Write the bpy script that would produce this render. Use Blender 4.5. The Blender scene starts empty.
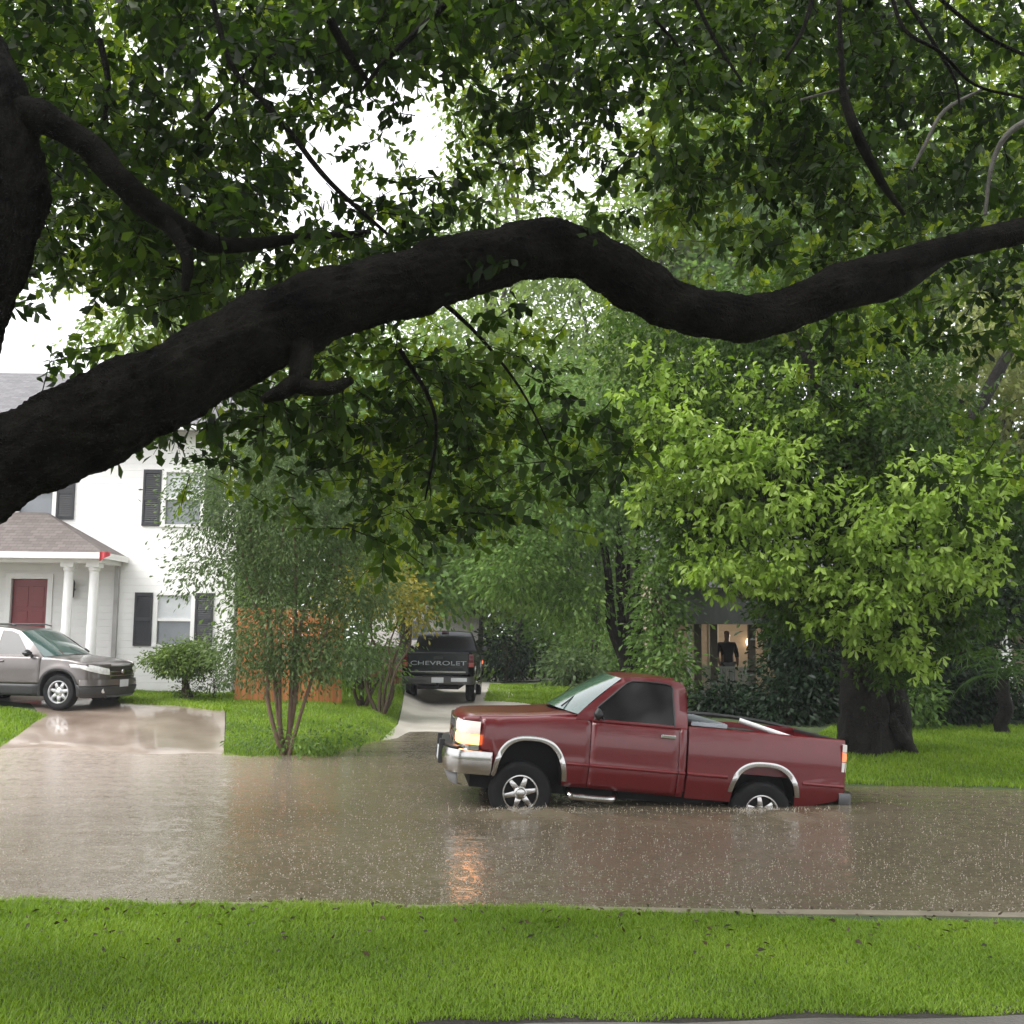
import bpy, bmesh, math, random
import numpy as np
from mathutils import Vector, Matrix, Euler
R = math.radians
random.seed(7)
rng = np.random.default_rng(11)
scene = bpy.context.scene
COL = scene.collection

# ------------------------------------------------------------------ camera
FPX, HC, PITCH, ROLL = 1100.0, 2.1, R(6.22), R(0.6)
cam_d = bpy.data.cameras.new('camera'); cam = bpy.data.objects.new('camera', cam_d); COL.objects.link(cam)
cam_d.sensor_width = 36.0; cam_d.lens = 36.0 * FPX / 1024.0; cam_d.clip_start = 0.05; cam_d.clip_end = 3000
cam.matrix_world = Matrix.Translation((0, 0, HC)) @ Matrix.Rotation(R(90) + PITCH, 4, 'X') @ Matrix.Rotation(ROLL, 4, 'Z')
scene.camera = cam
_F = Vector((0, math.cos(PITCH), math.sin(PITCH))); _U0 = Vector((0, -math.sin(PITCH), math.cos(PITCH))); _R0 = Vector((1, 0, 0))
_RT = _R0 * math.cos(ROLL) + _U0 * math.sin(ROLL); _UP = _U0 * math.cos(ROLL) - _R0 * math.sin(ROLL)
def ray(px, py): return _F * FPX + _RT * (px - 512) + _UP * (512 - py)
def P(px, py, d):
    r = ray(px, py); return Vector((0, 0, HC)) + r * (d / r.y)
def G(px, py, z=0.0):
    r = ray(px, py); return Vector((0, 0, HC)) + r * ((z - HC) / r.z)

# ------------------------------------------------------------------ naming
def tag(o, label=None, cat=None, group=None, kind=None):
    if label: o['label'] = label
    if cat: o['category'] = cat
    if group: o['group'] = group
    if kind: o['kind'] = kind
    return o
def empty(name, loc=(0, 0, 0), rot=(0, 0, 0)):
    o = bpy.data.objects.new(name, None); COL.objects.link(o)
    o.location = loc; o.rotation_euler = rot; o.empty_display_size = 0.2
    return o
def link_mesh(name, me, m=None, parent=None, smooth=False):
    o = bpy.data.objects.new(name, me); COL.objects.link(o)
    if m is not None:
        for k in (m if isinstance(m, (list, tuple)) else [m]): me.materials.append(k)
    if parent is not None: o.parent = parent
    if smooth: me.polygons.foreach_set('use_smooth', np.ones(len(me.polygons), dtype=bool))
    return o

# ------------------------------------------------------------------ mesh collector
class MB:
    def __init__(s): s.v = []; s.f = []
    def add(s, vs, fs):
        n = len(s.v); s.v += [tuple(p) for p in vs]; s.f += [tuple(i + n for i in f) for f in fs]; return s
    def box(s, x0, x1, y0, y1, z0, z1):
        return s.add([(x0,y0,z0),(x1,y0,z0),(x1,y1,z0),(x0,y1,z0),(x0,y0,z1),(x1,y0,z1),(x1,y1,z1),(x0,y1,z1)],
                     [(0,3,2,1),(4,5,6,7),(0,1,5,4),(1,2,6,5),(2,3,7,6),(3,0,4,7)])
    def grid(s, rows, flip=False, close=False):
        m = len(rows[0]); vs = [p for r in rows for p in r]; fs = []
        for i in range(len(rows) - 1):
            for j in range(m if close else m - 1):
                k = (j + 1) % m
                q = (i*m+j, i*m+k, (i+1)*m+k, (i+1)*m+j)
                fs.append(q[::-1] if flip else q)
        return s.add(vs, fs)
    def poly(s, pts, flip=False):
        f = tuple(range(len(pts))); return s.add(pts, [f[::-1] if flip else f])
    def tube(s, pts, rad, seg=8, cap=True, rough=0.0, seed=0):
        pts = [Vector(p) for p in pts]; n = len(pts); rr = rad if isinstance(rad, (list, tuple)) else [rad]*n
        rnd = random.Random(seed); ref = None; rows = []
        for i, p in enumerate(pts):
            t = (pts[min(i+1, n-1)] - pts[max(i-1, 0)]).normalized()
            if ref is None: ref = t.orthogonal().normalized()
            a = (ref - t * ref.dot(t))
            a = a.normalized() if a.length > 1e-6 else t.orthogonal().normalized(); ref = a
            b = t.cross(a)
            rows.append([p + (a*math.cos(2*math.pi*k/seg) + b*math.sin(2*math.pi*k/seg)) * rr[i] * (1 + rough*(rnd.random()-.5)) for k in range(seg)])
        s.grid(rows, close=True)
        if cap:
            s.poly(rows[0], True); s.poly(rows[-1])
        return s
    def lathe(s, prof, seg=28, axis='Y', c=(0, 0, 0)):     # prof: (radius, offset along axis)
        rows = []
        for r, h in prof:
            row = []
            for k in range(seg):
                a = 2*math.pi*k/seg; u, w = r*math.cos(a), r*math.sin(a)
                row.append((c[0]+u, c[1]+h, c[2]+w) if axis == 'Y' else ((c[0]+h, c[1]+u, c[2]+w) if axis == 'X' else (c[0]+u, c[1]+w, c[2]+h)))
            rows.append(row)
        return s.grid(rows, close=True)
    def sweep(s, path, prof, flip=False, out=1):                  # path: (x,y) polyline; prof: (outward, z)
        rows = []; n = len(path)
        for i, (x, y) in enumerate(path):
            a = path[max(i-1, 0)]; b = path[min(i+1, n-1)]
            dx, dy = b[0]-a[0], b[1]-a[1]; l = math.hypot(dx, dy) or 1
            nx, ny = dy/l, -dx/l
            rows.append([(x + nx*o*out, y + ny*o*out, z) for o, z in prof])
        return s.grid(rows, flip)
    def mirror_y(s):
        n = len(s.v); s.v += [(x, -y, z) for x, y, z in s.v]; s.f += [tuple(i + n for i in f)[::-1] for f in s.f]; return s
    def flipped_y(s):
        t = MB(); t.v = [(x, -y, z) for x, y, z in s.v]; t.f = [f[::-1] for f in s.f]; return t
    def xf(s, M):
        s.v = [tuple(M @ Vector(p)) for p in s.v]; return s
    def build(s, name, m=None, parent=None, smooth=False, bevel=0, solid=0, fixn=True, seg=2, angle=35):
        me = bpy.data.meshes.new(name); me.from_pydata(s.v, [], s.f); me.update()
        if fixn:
            bm = bmesh.new(); bm.from_mesh(me); bmesh.ops.remove_doubles(bm, verts=bm.verts, dist=2e-5)
            bmesh.ops.recalc_face_normals(bm, faces=bm.faces); bm.to_mesh(me); bm.free()
        o = link_mesh(name, me, m, parent, smooth)
        if smooth and len(me.polygons):
            me.set_sharp_from_angle(angle=R(angle))
        if solid:
            q = o.modifiers.new('thick', 'SOLIDIFY'); q.thickness = solid; q.offset = -1
        if bevel:
            q = o.modifiers.new('bevel', 'BEVEL'); q.width = bevel; q.segments = seg; q.limit_method = 'ANGLE'; q.angle_limit = R(35)
        return o

def fill_loops(loops, to3d):
    """flat region between closed loops of (u, v) points, mapped through to3d"""
    bm = bmesh.new(); es = []
    for lp in loops:
        vs = [bm.verts.new((u, v, 0)) for u, v in lp]
        es += [bm.edges.new((vs[i], vs[(i+1) % len(vs)])) for i in range(len(vs))]
    bmesh.ops.triangle_fill(bm, edges=es, use_beauty=True)
    bm.verts.index_update()
    mb = MB().add([to3d(v.co.x, v.co.y) for v in bm.verts], [tuple(x.index for x in f.verts) for f in bm.faces]); bm.free()
    return mb

def lerp(a, b, t): return a + (b - a) * t
def table(x, xs, ys): return float(np.interp(x, xs, ys))

# ------------------------------------------------------------------ materials
MATS = {}
def mat(name, col, rough=0.6, metal=0.0, spec=0.5, var=0.15, vscale=3.0, bump=0.0, bscale=40.0, col2=None, coat=0.0, emit=None, estr=0.0, stretch=None, trans=0.0, detail=5.0):
    m = bpy.data.materials.new(name); m.use_nodes = True; nt = m.node_tree; b = nt.nodes['Principled BSDF']
    c = tuple(col) + (1,)
    tc = nt.nodes.new('ShaderNodeTexCoord'); mp = nt.nodes.new('ShaderNodeMapping'); nt.links.new(tc.outputs['Object'], mp.inputs['Vector'])
    if stretch: mp.inputs['Scale'].default_value = stretch
    n = nt.nodes.new('ShaderNodeTexNoise'); n.inputs['Scale'].default_value = vscale; n.inputs['Detail'].default_value = detail
    nt.links.new(mp.outputs['Vector'], n.inputs['Vector'])
    r = nt.nodes.new('ShaderNodeValToRGB'); r.color_ramp.elements[0].position = 0.3; r.color_ramp.elements[1].position = 0.7
    c2 = tuple(col2) + (1,) if col2 else tuple(min(1, k*(1+var)) for k in col) + (1,)
    c1 = c if col2 else tuple(k*(1-var) for k in col) + (1,)
    r.color_ramp.elements[0].color = c1; r.color_ramp.elements[1].color = c2
    nt.links.new(n.outputs['Fac'], r.inputs['Fac']); nt.links.new(r.outputs['Color'], b.inputs['Base Color'])
    b.inputs['Roughness'].default_value = rough; b.inputs['Metallic'].default_value = metal; b.inputs['Specular IOR Level'].default_value = spec
    b.inputs['Coat Weight'].default_value = coat; b.inputs['Coat Roughness'].default_value = 0.04
    b.inputs['Transmission Weight'].default_value = trans
    if emit: b.inputs['Emission Color'].default_value = tuple(emit) + (1,); b.inputs['Emission Strength'].default_value = estr
    if bump:
        n2 = nt.nodes.new('ShaderNodeTexNoise'); n2.inputs['Scale'].default_value = bscale; n2.inputs['Detail'].default_value = 6
        nt.links.new(mp.outputs['Vector'], n2.inputs['Vector'])
        bp = nt.nodes.new('ShaderNodeBump'); bp.inputs['Strength'].default_value = bump; bp.inputs['Distance'].default_value = 0.03
        nt.links.new(n2.outputs['Fac'], bp.inputs['Height']); nt.links.new(bp.outputs['Normal'], b.inputs['Normal'])
    MATS[name] = m
    return m

def leaf_mat(name, dark, mid, bright, trans=0.45, rough=0.4, spec=0.18):
    """leaf colour differs leaf by leaf (attribute 'tone' holds a random number per leaf)"""
    m = bpy.data.materials.new(name); m.use_nodes = True; nt = m.node_tree; b = nt.nodes['Principled BSDF']; out = nt.nodes['Material Output']
    at = nt.nodes.new('ShaderNodeAttribute'); at.attribute_name = 'tone'
    r = nt.nodes.new('ShaderNodeValToRGB'); r.color_ramp.elements[0].color = tuple(dark)+(1,); r.color_ramp.elements[1].color = tuple(bright)+(1,)
    e = r.color_ramp.elements.new(0.5); e.color = tuple(mid)+(1,)
    nt.links.new(at.outputs['Fac'], r.inputs['Fac']); nt.links.new(r.outputs['Color'], b.inputs['Base Color'])
    b.inputs['Roughness'].default_value = rough; b.inputs['Specular IOR Level'].default_value = spec
    t = nt.nodes.new('ShaderNodeBsdfTranslucent')
    hs = nt.nodes.new('ShaderNodeHueSaturation'); hs.inputs['Saturation'].default_value = 1.1; hs.inputs['Value'].default_value = 1.5
    nt.links.new(r.outputs['Color'], hs.inputs['Color']); nt.links.new(hs.outputs['Color'], t.inputs['Color'])
    mx = nt.nodes.new('ShaderNodeMixShader'); mx.inputs['Fac'].default_value = trans
    nt.links.new(b.outputs['BSDF'], mx.inputs[1]); nt.links.new(t.outputs['BSDF'], mx.inputs[2]); nt.links.new(mx.outputs['Shader'], out.inputs['Surface'])
    return m

def glass_mat(name, tint, rough=0.02):
    m = mat(name, tint, rough=rough, var=0.02, spec=0.6, trans=0.9)
    m.node_tree.nodes['Principled BSDF'].inputs['IOR'].default_value = 1.45
    return m

def bark_mat(name, c1, c2, scale=9, bump=1.0, rough=0.75, spec=0.25):
    m = bpy.data.materials.new(name); m.use_nodes = True; nt = m.node_tree; b = nt.nodes['Principled BSDF']
    tc = nt.nodes.new('ShaderNodeTexCoord')
    n = nt.nodes.new('ShaderNodeTexNoise'); n.inputs['Scale'].default_value = scale*.4; n.inputs['Detail'].default_value = 8; n.inputs['Roughness'].default_value = .7
    v = nt.nodes.new('ShaderNodeTexVoronoi'); v.feature = 'DISTANCE_TO_EDGE'; v.inputs['Scale'].default_value = scale*3.6
    n3 = nt.nodes.new('ShaderNodeTexNoise'); n3.inputs['Scale'].default_value = scale; n3.inputs['Detail'].default_value = 4
    ad = nt.nodes.new('ShaderNodeMixRGB'); ad.blend_type = 'ADD'; ad.inputs['Fac'].default_value = .3
    nt.links.new(tc.outputs['Object'], n3.inputs['Vector']); nt.links.new(tc.outputs['Object'], ad.inputs[1]); nt.links.new(n3.outputs['Color'], ad.inputs[2])
    nt.links.new(tc.outputs['Object'], n.inputs['Vector']); nt.links.new(ad.outputs['Color'], v.inputs['Vector'])
    r = nt.nodes.new('ShaderNodeValToRGB'); r.color_ramp.elements[0].position = .35; r.color_ramp.elements[1].position = .68
    r.color_ramp.elements[0].color = tuple(c1)+(1,); r.color_ramp.elements[1].color = tuple(c2)+(1,)
    nt.links.new(n.outputs['Fac'], r.inputs['Fac']); nt.links.new(r.outputs['Color'], b.inputs['Base Color'])
    mu = nt.nodes.new('ShaderNodeMath'); mu.operation = 'MULTIPLY_ADD'; mu.inputs[1].default_value = 1.2
    nt.links.new(v.outputs['Distance'], mu.inputs[0]); nt.links.new(n.outputs['Fac'], mu.inputs[2])
    bp = nt.nodes.new('ShaderNodeBump'); bp.inputs['Strength'].default_value = bump; bp.inputs['Distance'].default_value = .04
    nt.links.new(mu.outputs[0], bp.inputs['Height']); nt.links.new(bp.outputs['Normal'], b.inputs['Normal'])
    b.inputs['Roughness'].default_value = rough; b.inputs['Specular IOR Level'].default_value = spec
    return m

# ------------------------------------------------------------------ leaf meshes (numpy)
def unit(a): return a / np.maximum(np.linalg.norm(a, axis=1, keepdims=True), 1e-9)
LEAF_OUT = np.array([(0,0), (-.22,.28), (-.5,.68), (0,1.0), (.5,.68), (.22,.28)])
STAR_OUT = np.array([(0,0), (-.5,.12), (-.56,.62), (0,1.0), (.56,.62), (.5,.12)])
def leaves_np(pos, dirs, length, width, out=LEAF_OUT, up_bias=0.6, fold=0.18):
    n = len(pos); dirs = unit(dirs)
    up = np.tile(np.array([[0, 0, 1.0]]), (n, 1)) * up_bias + rng.normal(0, .6, (n, 3))
    side = unit(np.cross(dirs, up)); nor = np.cross(side, dirs)
    L = (length * rng.uniform(.65, 1.25, n))[:, None]; W = (width * rng.uniform(.75, 1.2, n))[:, None]
    vs = np.empty((n, 6, 3))
    for k, (u, v) in enumerate(out):
        vs[:, k] = pos + side*(u*W) + dirs*(v*L) + nor*(fold*abs(u)*W) - np.array([[0, 0, 1]])*(v*v*.15*L)
    base = (np.arange(n)*6)[:, None]
    fs = np.stack([base + np.array([0, 3, 2, 1]), base + np.array([0, 5, 4, 3])], 1).reshape(-1, 4)
    return vs.reshape(-1, 3), fs
def np_mesh(name, v, f, tone=None, per=6, v2=None, f2=None):
    """quads v,f with leaf tone; optional second quad set (twigs) on material slot 1"""
    me = bpy.data.meshes.new(name)
    nv, nf = len(v), len(f); mi = np.zeros(nf, dtype=np.int32)
    if v2 is not None and len(v2):
        f = np.vstack([f, f2 + nv]); v = np.vstack([v, v2]); mi = np.concatenate([mi, np.ones(len(f2), dtype=np.int32)]); nf = len(f)
    me.vertices.add(len(v)); me.vertices.foreach_set('co', np.ascontiguousarray(v, dtype=np.float32).ravel())
    w = f.shape[1]
    me.loops.add(nf*w); me.loops.foreach_set('vertex_index', np.ascontiguousarray(f, dtype=np.int32).ravel())
    me.polygons.add(nf); me.polygons.foreach_set('loop_start', np.arange(0, nf*w, w, dtype=np.int32))
    me.polygons.foreach_set('material_index', mi)
    me.update(calc_edges=True)
    if tone is not None:
        a = me.attributes.new('tone', 'FLOAT', 'POINT'); t = np.full(len(v), .5, dtype=np.float32); tt = np.repeat(tone, per); t[:len(tt)] = tt
        a.data.foreach_set('value', t)
    return me
def sticks_np(a, b, ra, rb):
    """thin four-sided sticks from points a to b"""
    d = unit(b - a); s = unit(np.cross(d, np.array([[.3, .2, 1.0]]))); t = np.cross(d, s)
    n = len(a); v = np.empty((n, 8, 3))
    for k in range(4):
        c, q = math.cos(k*math.pi/2), math.sin(k*math.pi/2)
        v[:, k] = a + (s*c + t*q)*ra; v[:, 4+k] = b + (s*c + t*q)*rb
    base = (np.arange(n)*8)[:, None]
    f = np.stack([base + np.array([k, (k+1) % 4, 4+(k+1) % 4, 4+k]) for k in range(4)], 1).reshape(-1, 4)
    return v.reshape(-1, 3), f
def smooth_path(pts, n):
    """Catmull-Rom through points (tuples of any length), n samples per span"""
    p = [np.array(q, dtype=float) for q in pts]; p = [2*p[0]-p[1]] + p + [2*p[-1]-p[-2]]; out = []
    for i in range(1, len(p)-2):
        for k in range(n):
            t = k/n; a, b, c, d = p[i-1], p[i], p[i+1], p[i+2]
            out.append(.5*((2*b) + (c-a)*t + (2*a-5*b+4*c-d)*t*t + (3*b-a-3*c+d)*t**3))
    out.append(p[-2]); return out
SKY_STR, SUN_STR, EXPO = .12, 1.5, 1.3
HAZE = .0008
# ------------------------------------------------------------------ terrain
_k0, _k1 = G(0, 904, 0.12), G(1024, 917, 0.12)
KB = (_k1.y - _k0.y) / (_k1.x - _k0.x); KA = _k0.y - KB * _k0.x
def kerb_y(x): return KA + KB * x
_s0, _s1 = G(0, 1036, 0.14), G(1024, 1018, 0.14)
SB = (_s1.y - _s0.y) / (_s1.x - _s0.x); SA = _s0.y - SB * _s0.x
def walk_y(x): return SA + SB * x
SH_X = [-40, -14, -8.6, -7.4, -5.6, -4.2, -3.0, -2.2, 0.8, 2.2, 4.0, 40]
SH_Y = [19.6, 19.6, 19.4, 19.4, 19.0, 18.6, 19.3, 23.4, 23.6, 17.0, 15.7, 15.5]
SL_S = [.15, .15, .15, .14, .09, .08, .07, .025, .025, .08, .10, .10]
PL_Z = [.62, .62, .62, .62, .62, .60, .5, .30, .30, .36, .38, .45]
def ground(x, y):
    x = np.asarray(x, dtype=float); y = np.asarray(y, dtype=float)
    ky = kerb_y(np.clip(x, -30, 30)); sh = np.interp(x, SH_X, SH_Y); sl = np.interp(x, SH_X, SL_S); pl = np.interp(x, SH_X, PL_Z)
    far = (y - sh) * sl; far = np.where(far > 0, pl * np.tanh(far / pl), far)
    bed = np.clip(-.375 - .0577*(x - 1.4), -.5, -.26)
    far = far + np.where(y > sh-1.5, .012*np.sin(1.9*x+.7) + .010*np.sin(4.3*x+1.1*y), 0)
    inside = np.maximum(far*2.2, bed)
    t = np.clip((y - ky) / .16, 0, 1)
    near = .14
    mid = near*(1-t) + t*inside
    z = np.where(y < ky, near, np.where(y > sh, far, mid))
    z = z + np.where(y > sh + 1, .015*np.sin(x*1.7 + y*.9)*np.clip((y-sh-1)/4, 0, 1), 0)
    return z
def gz(x, y): return float(ground(x, y))

def axis(spans):
    out = []
    for a, b, st in spans: out += list(np.arange(a, b, st))
    return np.array(out + [spans[-1][1]])
def sheet(name, xs, ys, zf, m, kind='structure', smooth=True):
    X, Y = np.meshgrid(xs, ys); Z = zf(X, Y); v = np.stack([X, Y, Z], -1).reshape(-1, 3); w = len(xs)
    i = (np.arange(len(ys)-1)[:, None]*w + np.arange(w-1)[None, :]).ravel()
    f = np.stack([i, i+1, i+w+1, i+w], 1)
    me = np_mesh(name, v, f); o = link_mesh(name, me, m, smooth=smooth); o['kind'] = kind; return o
def draped(name, edges, m, dz=.02, nx=14, step=.3, kind='structure'):
    """strip draped on the ground: edges = [(y, x_left, x_right), ...]"""
    edges = sorted(edges); ys = np.arange(edges[0][0], edges[-1][0]+1e-6, step)
    ey = [e[0] for e in edges]; mb = MB(); rows = []
    for y in ys:
        a, b = np.interp(y, ey, [e[1] for e in edges]), np.interp(y, ey, [e[2] for e in edges])
        rows.append([(x, y, gz(x, y)+dz) for x in np.linspace(a, b, nx)])
    o = mb.grid(rows).build(name, m, smooth=True); o['kind'] = kind; return o

soil = mat('soil_turf', (.035, .055, .016), rough=.9, col2=(.055, .085, .022), vscale=2.2, bump=.5, bscale=30)
ground_o = sheet('ground', axis([(-150, -40, 10), (-40, -14, 1), (-14, 14, .25), (14, 40, 1), (40, 150, 10)]),
                 axis([(-50, 0, 5), (0, 6, .5), (6, 9.2, .05), (9.2, 14, .3), (14, 30, .25), (30, 60, 1), (60, 160, 10)]), ground, soil)

# the flood water: brown, opaque with silt, pocked by rain
def water_mat():
    m = bpy.data.materials.new('flood_water'); m.use_nodes = True; nt = m.node_tree; b = nt.nodes['Principled BSDF']; L = nt.links.new
    def nd(t, **k):
        n = nt.nodes.new(t)
        for a, v in k.items(): setattr(n, a, v)
        return n
    tc = nd('ShaderNodeTexCoord'); n = nd('ShaderNodeTexNoise'); n.inputs['Scale'].default_value = .35; n.inputs['Detail'].default_value = 5
    L(tc.outputs['Object'], n.inputs['Vector'])
    r = nd('ShaderNodeValToRGB'); r.color_ramp.elements[0].position = .3; r.color_ramp.elements[1].position = .7
    r.color_ramp.elements[0].color = (.110, .090, .060, 1); r.color_ramp.elements[1].color = (.155, .128, .090, 1)
    L(n.outputs['Fac'], r.inputs['Fac'])
    # the left driveway shows pale through the shallow water along its foot
    sx = nd('ShaderNodeSeparateXYZ'); L(tc.outputs['Object'], sx.inputs[0])
    m1 = nd('ShaderNodeMapRange', interpolation_type='SMOOTHSTEP'); m1.inputs['From Min'].default_value = 9.0; m1.inputs['From Max'].default_value = 19.0; L(sx.outputs['Y'], m1.inputs['Value'])
    m2 = nd('ShaderNodeMapRange', interpolation_type='SMOOTHSTEP'); m2.inputs['From Min'].default_value = -1.8; m2.inputs['From Max'].default_value = -6.2; L(sx.outputs['X'], m2.inputs['Value'])
    mm = nd('ShaderNodeMath', operation='MULTIPLY'); L(m1.outputs[0], mm.inputs[0]); L(m2.outputs[0], mm.inputs[1])
    mc = nd('ShaderNodeMixRGB'); mc.inputs[2].default_value = (.40, .335, .285, 1); L(mm.outputs[0], mc.inputs['Fac']); L(r.outputs['Color'], mc.inputs[1]); L(mc.outputs['Color'], b.inputs['Base Color'])
    b.inputs['Roughness'].default_value = .13; b.inputs['IOR'].default_value = 1.45; b.inputs['Specular IOR Level'].default_value = .5
    # rain rings
    hs = None
    for sc, amp, off in ((3.2, .9, 0.0), (5.5, .5, 7.3), (9.0, .25, 3.1)):
        mp = nd('ShaderNodeMapping'); mp.inputs['Location'].default_value = (off, off*.7, 0); L(tc.outputs['Object'], mp.inputs['Vector'])
        v = nd('ShaderNodeTexVoronoi', voronoi_dimensions='2D'); v.inputs['Scale'].default_value = sc; v.inputs['Randomness'].default_value = 1
        L(mp.outputs['Vector'], v.inputs['Vector'])
        a = nd('ShaderNodeMath', operation='MULTIPLY'); a.inputs[1].default_value = 38; L(v.outputs['Distance'], a.inputs[0])
        sp = nd('ShaderNodeSeparateColor'); L(v.outputs['Color'], sp.inputs['Color'])
        ph = nd('ShaderNodeMath', operation='MULTIPLY_ADD'); ph.inputs[1].default_value = -9; L(sp.outputs[0], ph.inputs[0]); L(a.outputs[0], ph.inputs[2])
        s = nd('ShaderNodeMath', operation='SINE'); L(ph.outputs[0], s.inputs[0])
        fo = nd('ShaderNodeMapRange'); fo.inputs['From Min'].default_value = 0; fo.inputs['From Max'].default_value = .45; fo.inputs['To Min'].default_value = amp; fo.inputs['To Max'].default_value = 0
        L(v.outputs['Distance'], fo.inputs['Value'])
        mu = nd('ShaderNodeMath', operation='MULTIPLY'); L(s.outputs[0], mu.inputs[0]); L(fo.outputs[0], mu.inputs[1])
        if hs is None: hs = mu
        else:
            ad = nd('ShaderNodeMath', operation='ADD'); L(hs.outputs[0], ad.inputs[0]); L(mu.outputs[0], ad.inputs[1]); hs = ad
    n2 = nd('ShaderNodeTexNoise'); n2.inputs['Scale'].default_value = 14; n2.inputs['Detail'].default_value = 4; L(tc.outputs['Object'], n2.inputs['Vector'])
    mp3 = nd('ShaderNodeMapping'); mp3.inputs['Scale'].default_value = (.35, 1.3, 1); L(tc.outputs['Object'], mp3.inputs['Vector'])
    n3 = nd('ShaderNodeTexNoise'); n3.inputs['Scale'].default_value = 2.2; n3.inputs['Detail'].default_value = 3; L(mp3.outputs['Vector'], n3.inputs['Vector'])
    a2 = nd('ShaderNodeMath', operation='MULTIPLY_ADD'); a2.inputs[1].default_value = .8; L(n2.outputs['Fac'], a2.inputs[0]); L(hs.outputs[0], a2.inputs[2])
    a3 = nd('ShaderNodeMath', operation='MULTIPLY_ADD'); a3.inputs[1].default_value = 7.0; L(n3.outputs['Fac'], a3.inputs[0]); L(a2.outputs[0], a3.inputs[2])
    bp = nd('ShaderNodeBump'); bp.inputs['Strength'].default_value = .8; bp.inputs['Distance'].default_value = .0026
    L(a3.outputs[0], bp.inputs['Height']); L(bp.outputs['Normal'], b.inputs['Normal'])
    return m
wmat = water_mat()
# low waves pushed up round the truck's wheels
def water_z(x, y):
    z = .004*np.sin(2.1*x + 1.3*y) + .003*np.sin(-1.2*x + 3.7*y + 1)
    for cx, cy, s, a in ((.1, 13.0, .42, .06), (.55, 12.95, .45, .04), (1.6, 12.9, .8, .02), (3.1, 13.1, .42, .05), (3.9, 13.3, .5, .03), (4.5, 14.0, .5, .03)):
        z = z + a*np.exp(-((x-cx)**2 + ((y-cy)*1.8)**2)/(s*s))*(1 + .5*np.sin(x*9 + y*7))
    return z
water = sheet('water', axis([(-60, -16, 4), (-16, 16, .12), (16, 60, 4)]), axis([(7.55, 16, .1), (16, 26, .5)]), water_z, wmat)

conc = mat('wet_concrete', (.19, .135, .10), rough=.3, col2=(.40, .32, .26), vscale=1.1, bump=.10, bscale=40, spec=.6, coat=.8)
_b = conc.node_tree.nodes['Principled BSDF']; _b.inputs['Coat Roughness'].default_value = .10; _b.inputs['Coat Weight'].default_value = 1.0
conc2 = mat('pale_concrete', (.36, .33, .29), rough=.45, col2=(.47, .44, .39), vscale=1.6, bump=.25, bscale=50)
# near side: kerb and sidewalk
kb = MB(); rows = []
for x in np.linspace(-14, 14, 57):
    y = kerb_y(x); w = .012*math.sin(x*3)
    rows.append([(x, y-.10, .10), (x, y-.10, .146+w*.2), (x, y+.015, .15+w*.2), (x, y+.04, .13), (x, y+.05, -.5)])
kerb_o = kb.grid(rows).build('kerb', mat('kerb_concrete', (.15, .125, .09), rough=.5, col2=(.25, .215, .155), vscale=4, bump=.3, bscale=50), smooth=True); kerb_o['kind'] = 'structure'
walk_m = mat('old_concrete', (.085, .078, .07), rough=.5, col2=(.16, .148, .135), vscale=2, bump=.4, bscale=50)
soil_m = mat('wet_soil', (.012, .010, .008), rough=.9, col2=(.03, .024, .017), vscale=25, bump=.6, bscale=60)
def band(name, f0, f1, m, z, n=5):
    o = MB().grid([[(x, lerp(f0(x), f1(x), k/(n-1)), z) for k in range(n)] for x in np.linspace(-11, 11, 90)]).build(name, m, smooth=True); o['kind'] = 'structure'
edge = lambda x: walk_y(x) + .02*math.sin(x*5) + .012*math.sin(x*13+1)
band('sidewalk', lambda x: 3.4, edge, walk_m, .152); band('soil_edge', edge, lambda x: walk_y(x)+.17, soil_m, .146)
# far side: two driveways
e = []
for py, xl, xr, z in ((688, -140, 60, .56), (702, 30, 233, .52), (712, 42, 232, .45), (728, 18, 231, .28), (745, -10, 230, .1), (765, -60, 232, -.03), (790, -90, 240, -.06)):
    a, b = G(xl, py, z), G(xr, py, z); e.append((a.y, a.x, b.x))
draped('driveway', e, conc)
far_d = [(24.6, -13.6, -8.6), (25.4, -13.6, -9.0)]
e = []
for py, xl, xr, z in ((681, 462, 500, .30), (697, 405, 520, .27), (712, 402, 560, .16), (727, 398, 600, .03), (745, 380, 640, -.05)):
    a, b = G(xl, py, z), G(xr, py, z); e.append((a.y, a.x, b.x))
draped('driveway.001', e, conc2, dz=.022)
p0, p1 = G(490, 681, .30), G(585, 676, .33)
draped('path', [(p0.y, p0.x, p1.x+.6), (p0.y+3.5, p0.x, p1.x+1.5)], conc2, dz=.03)

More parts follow.
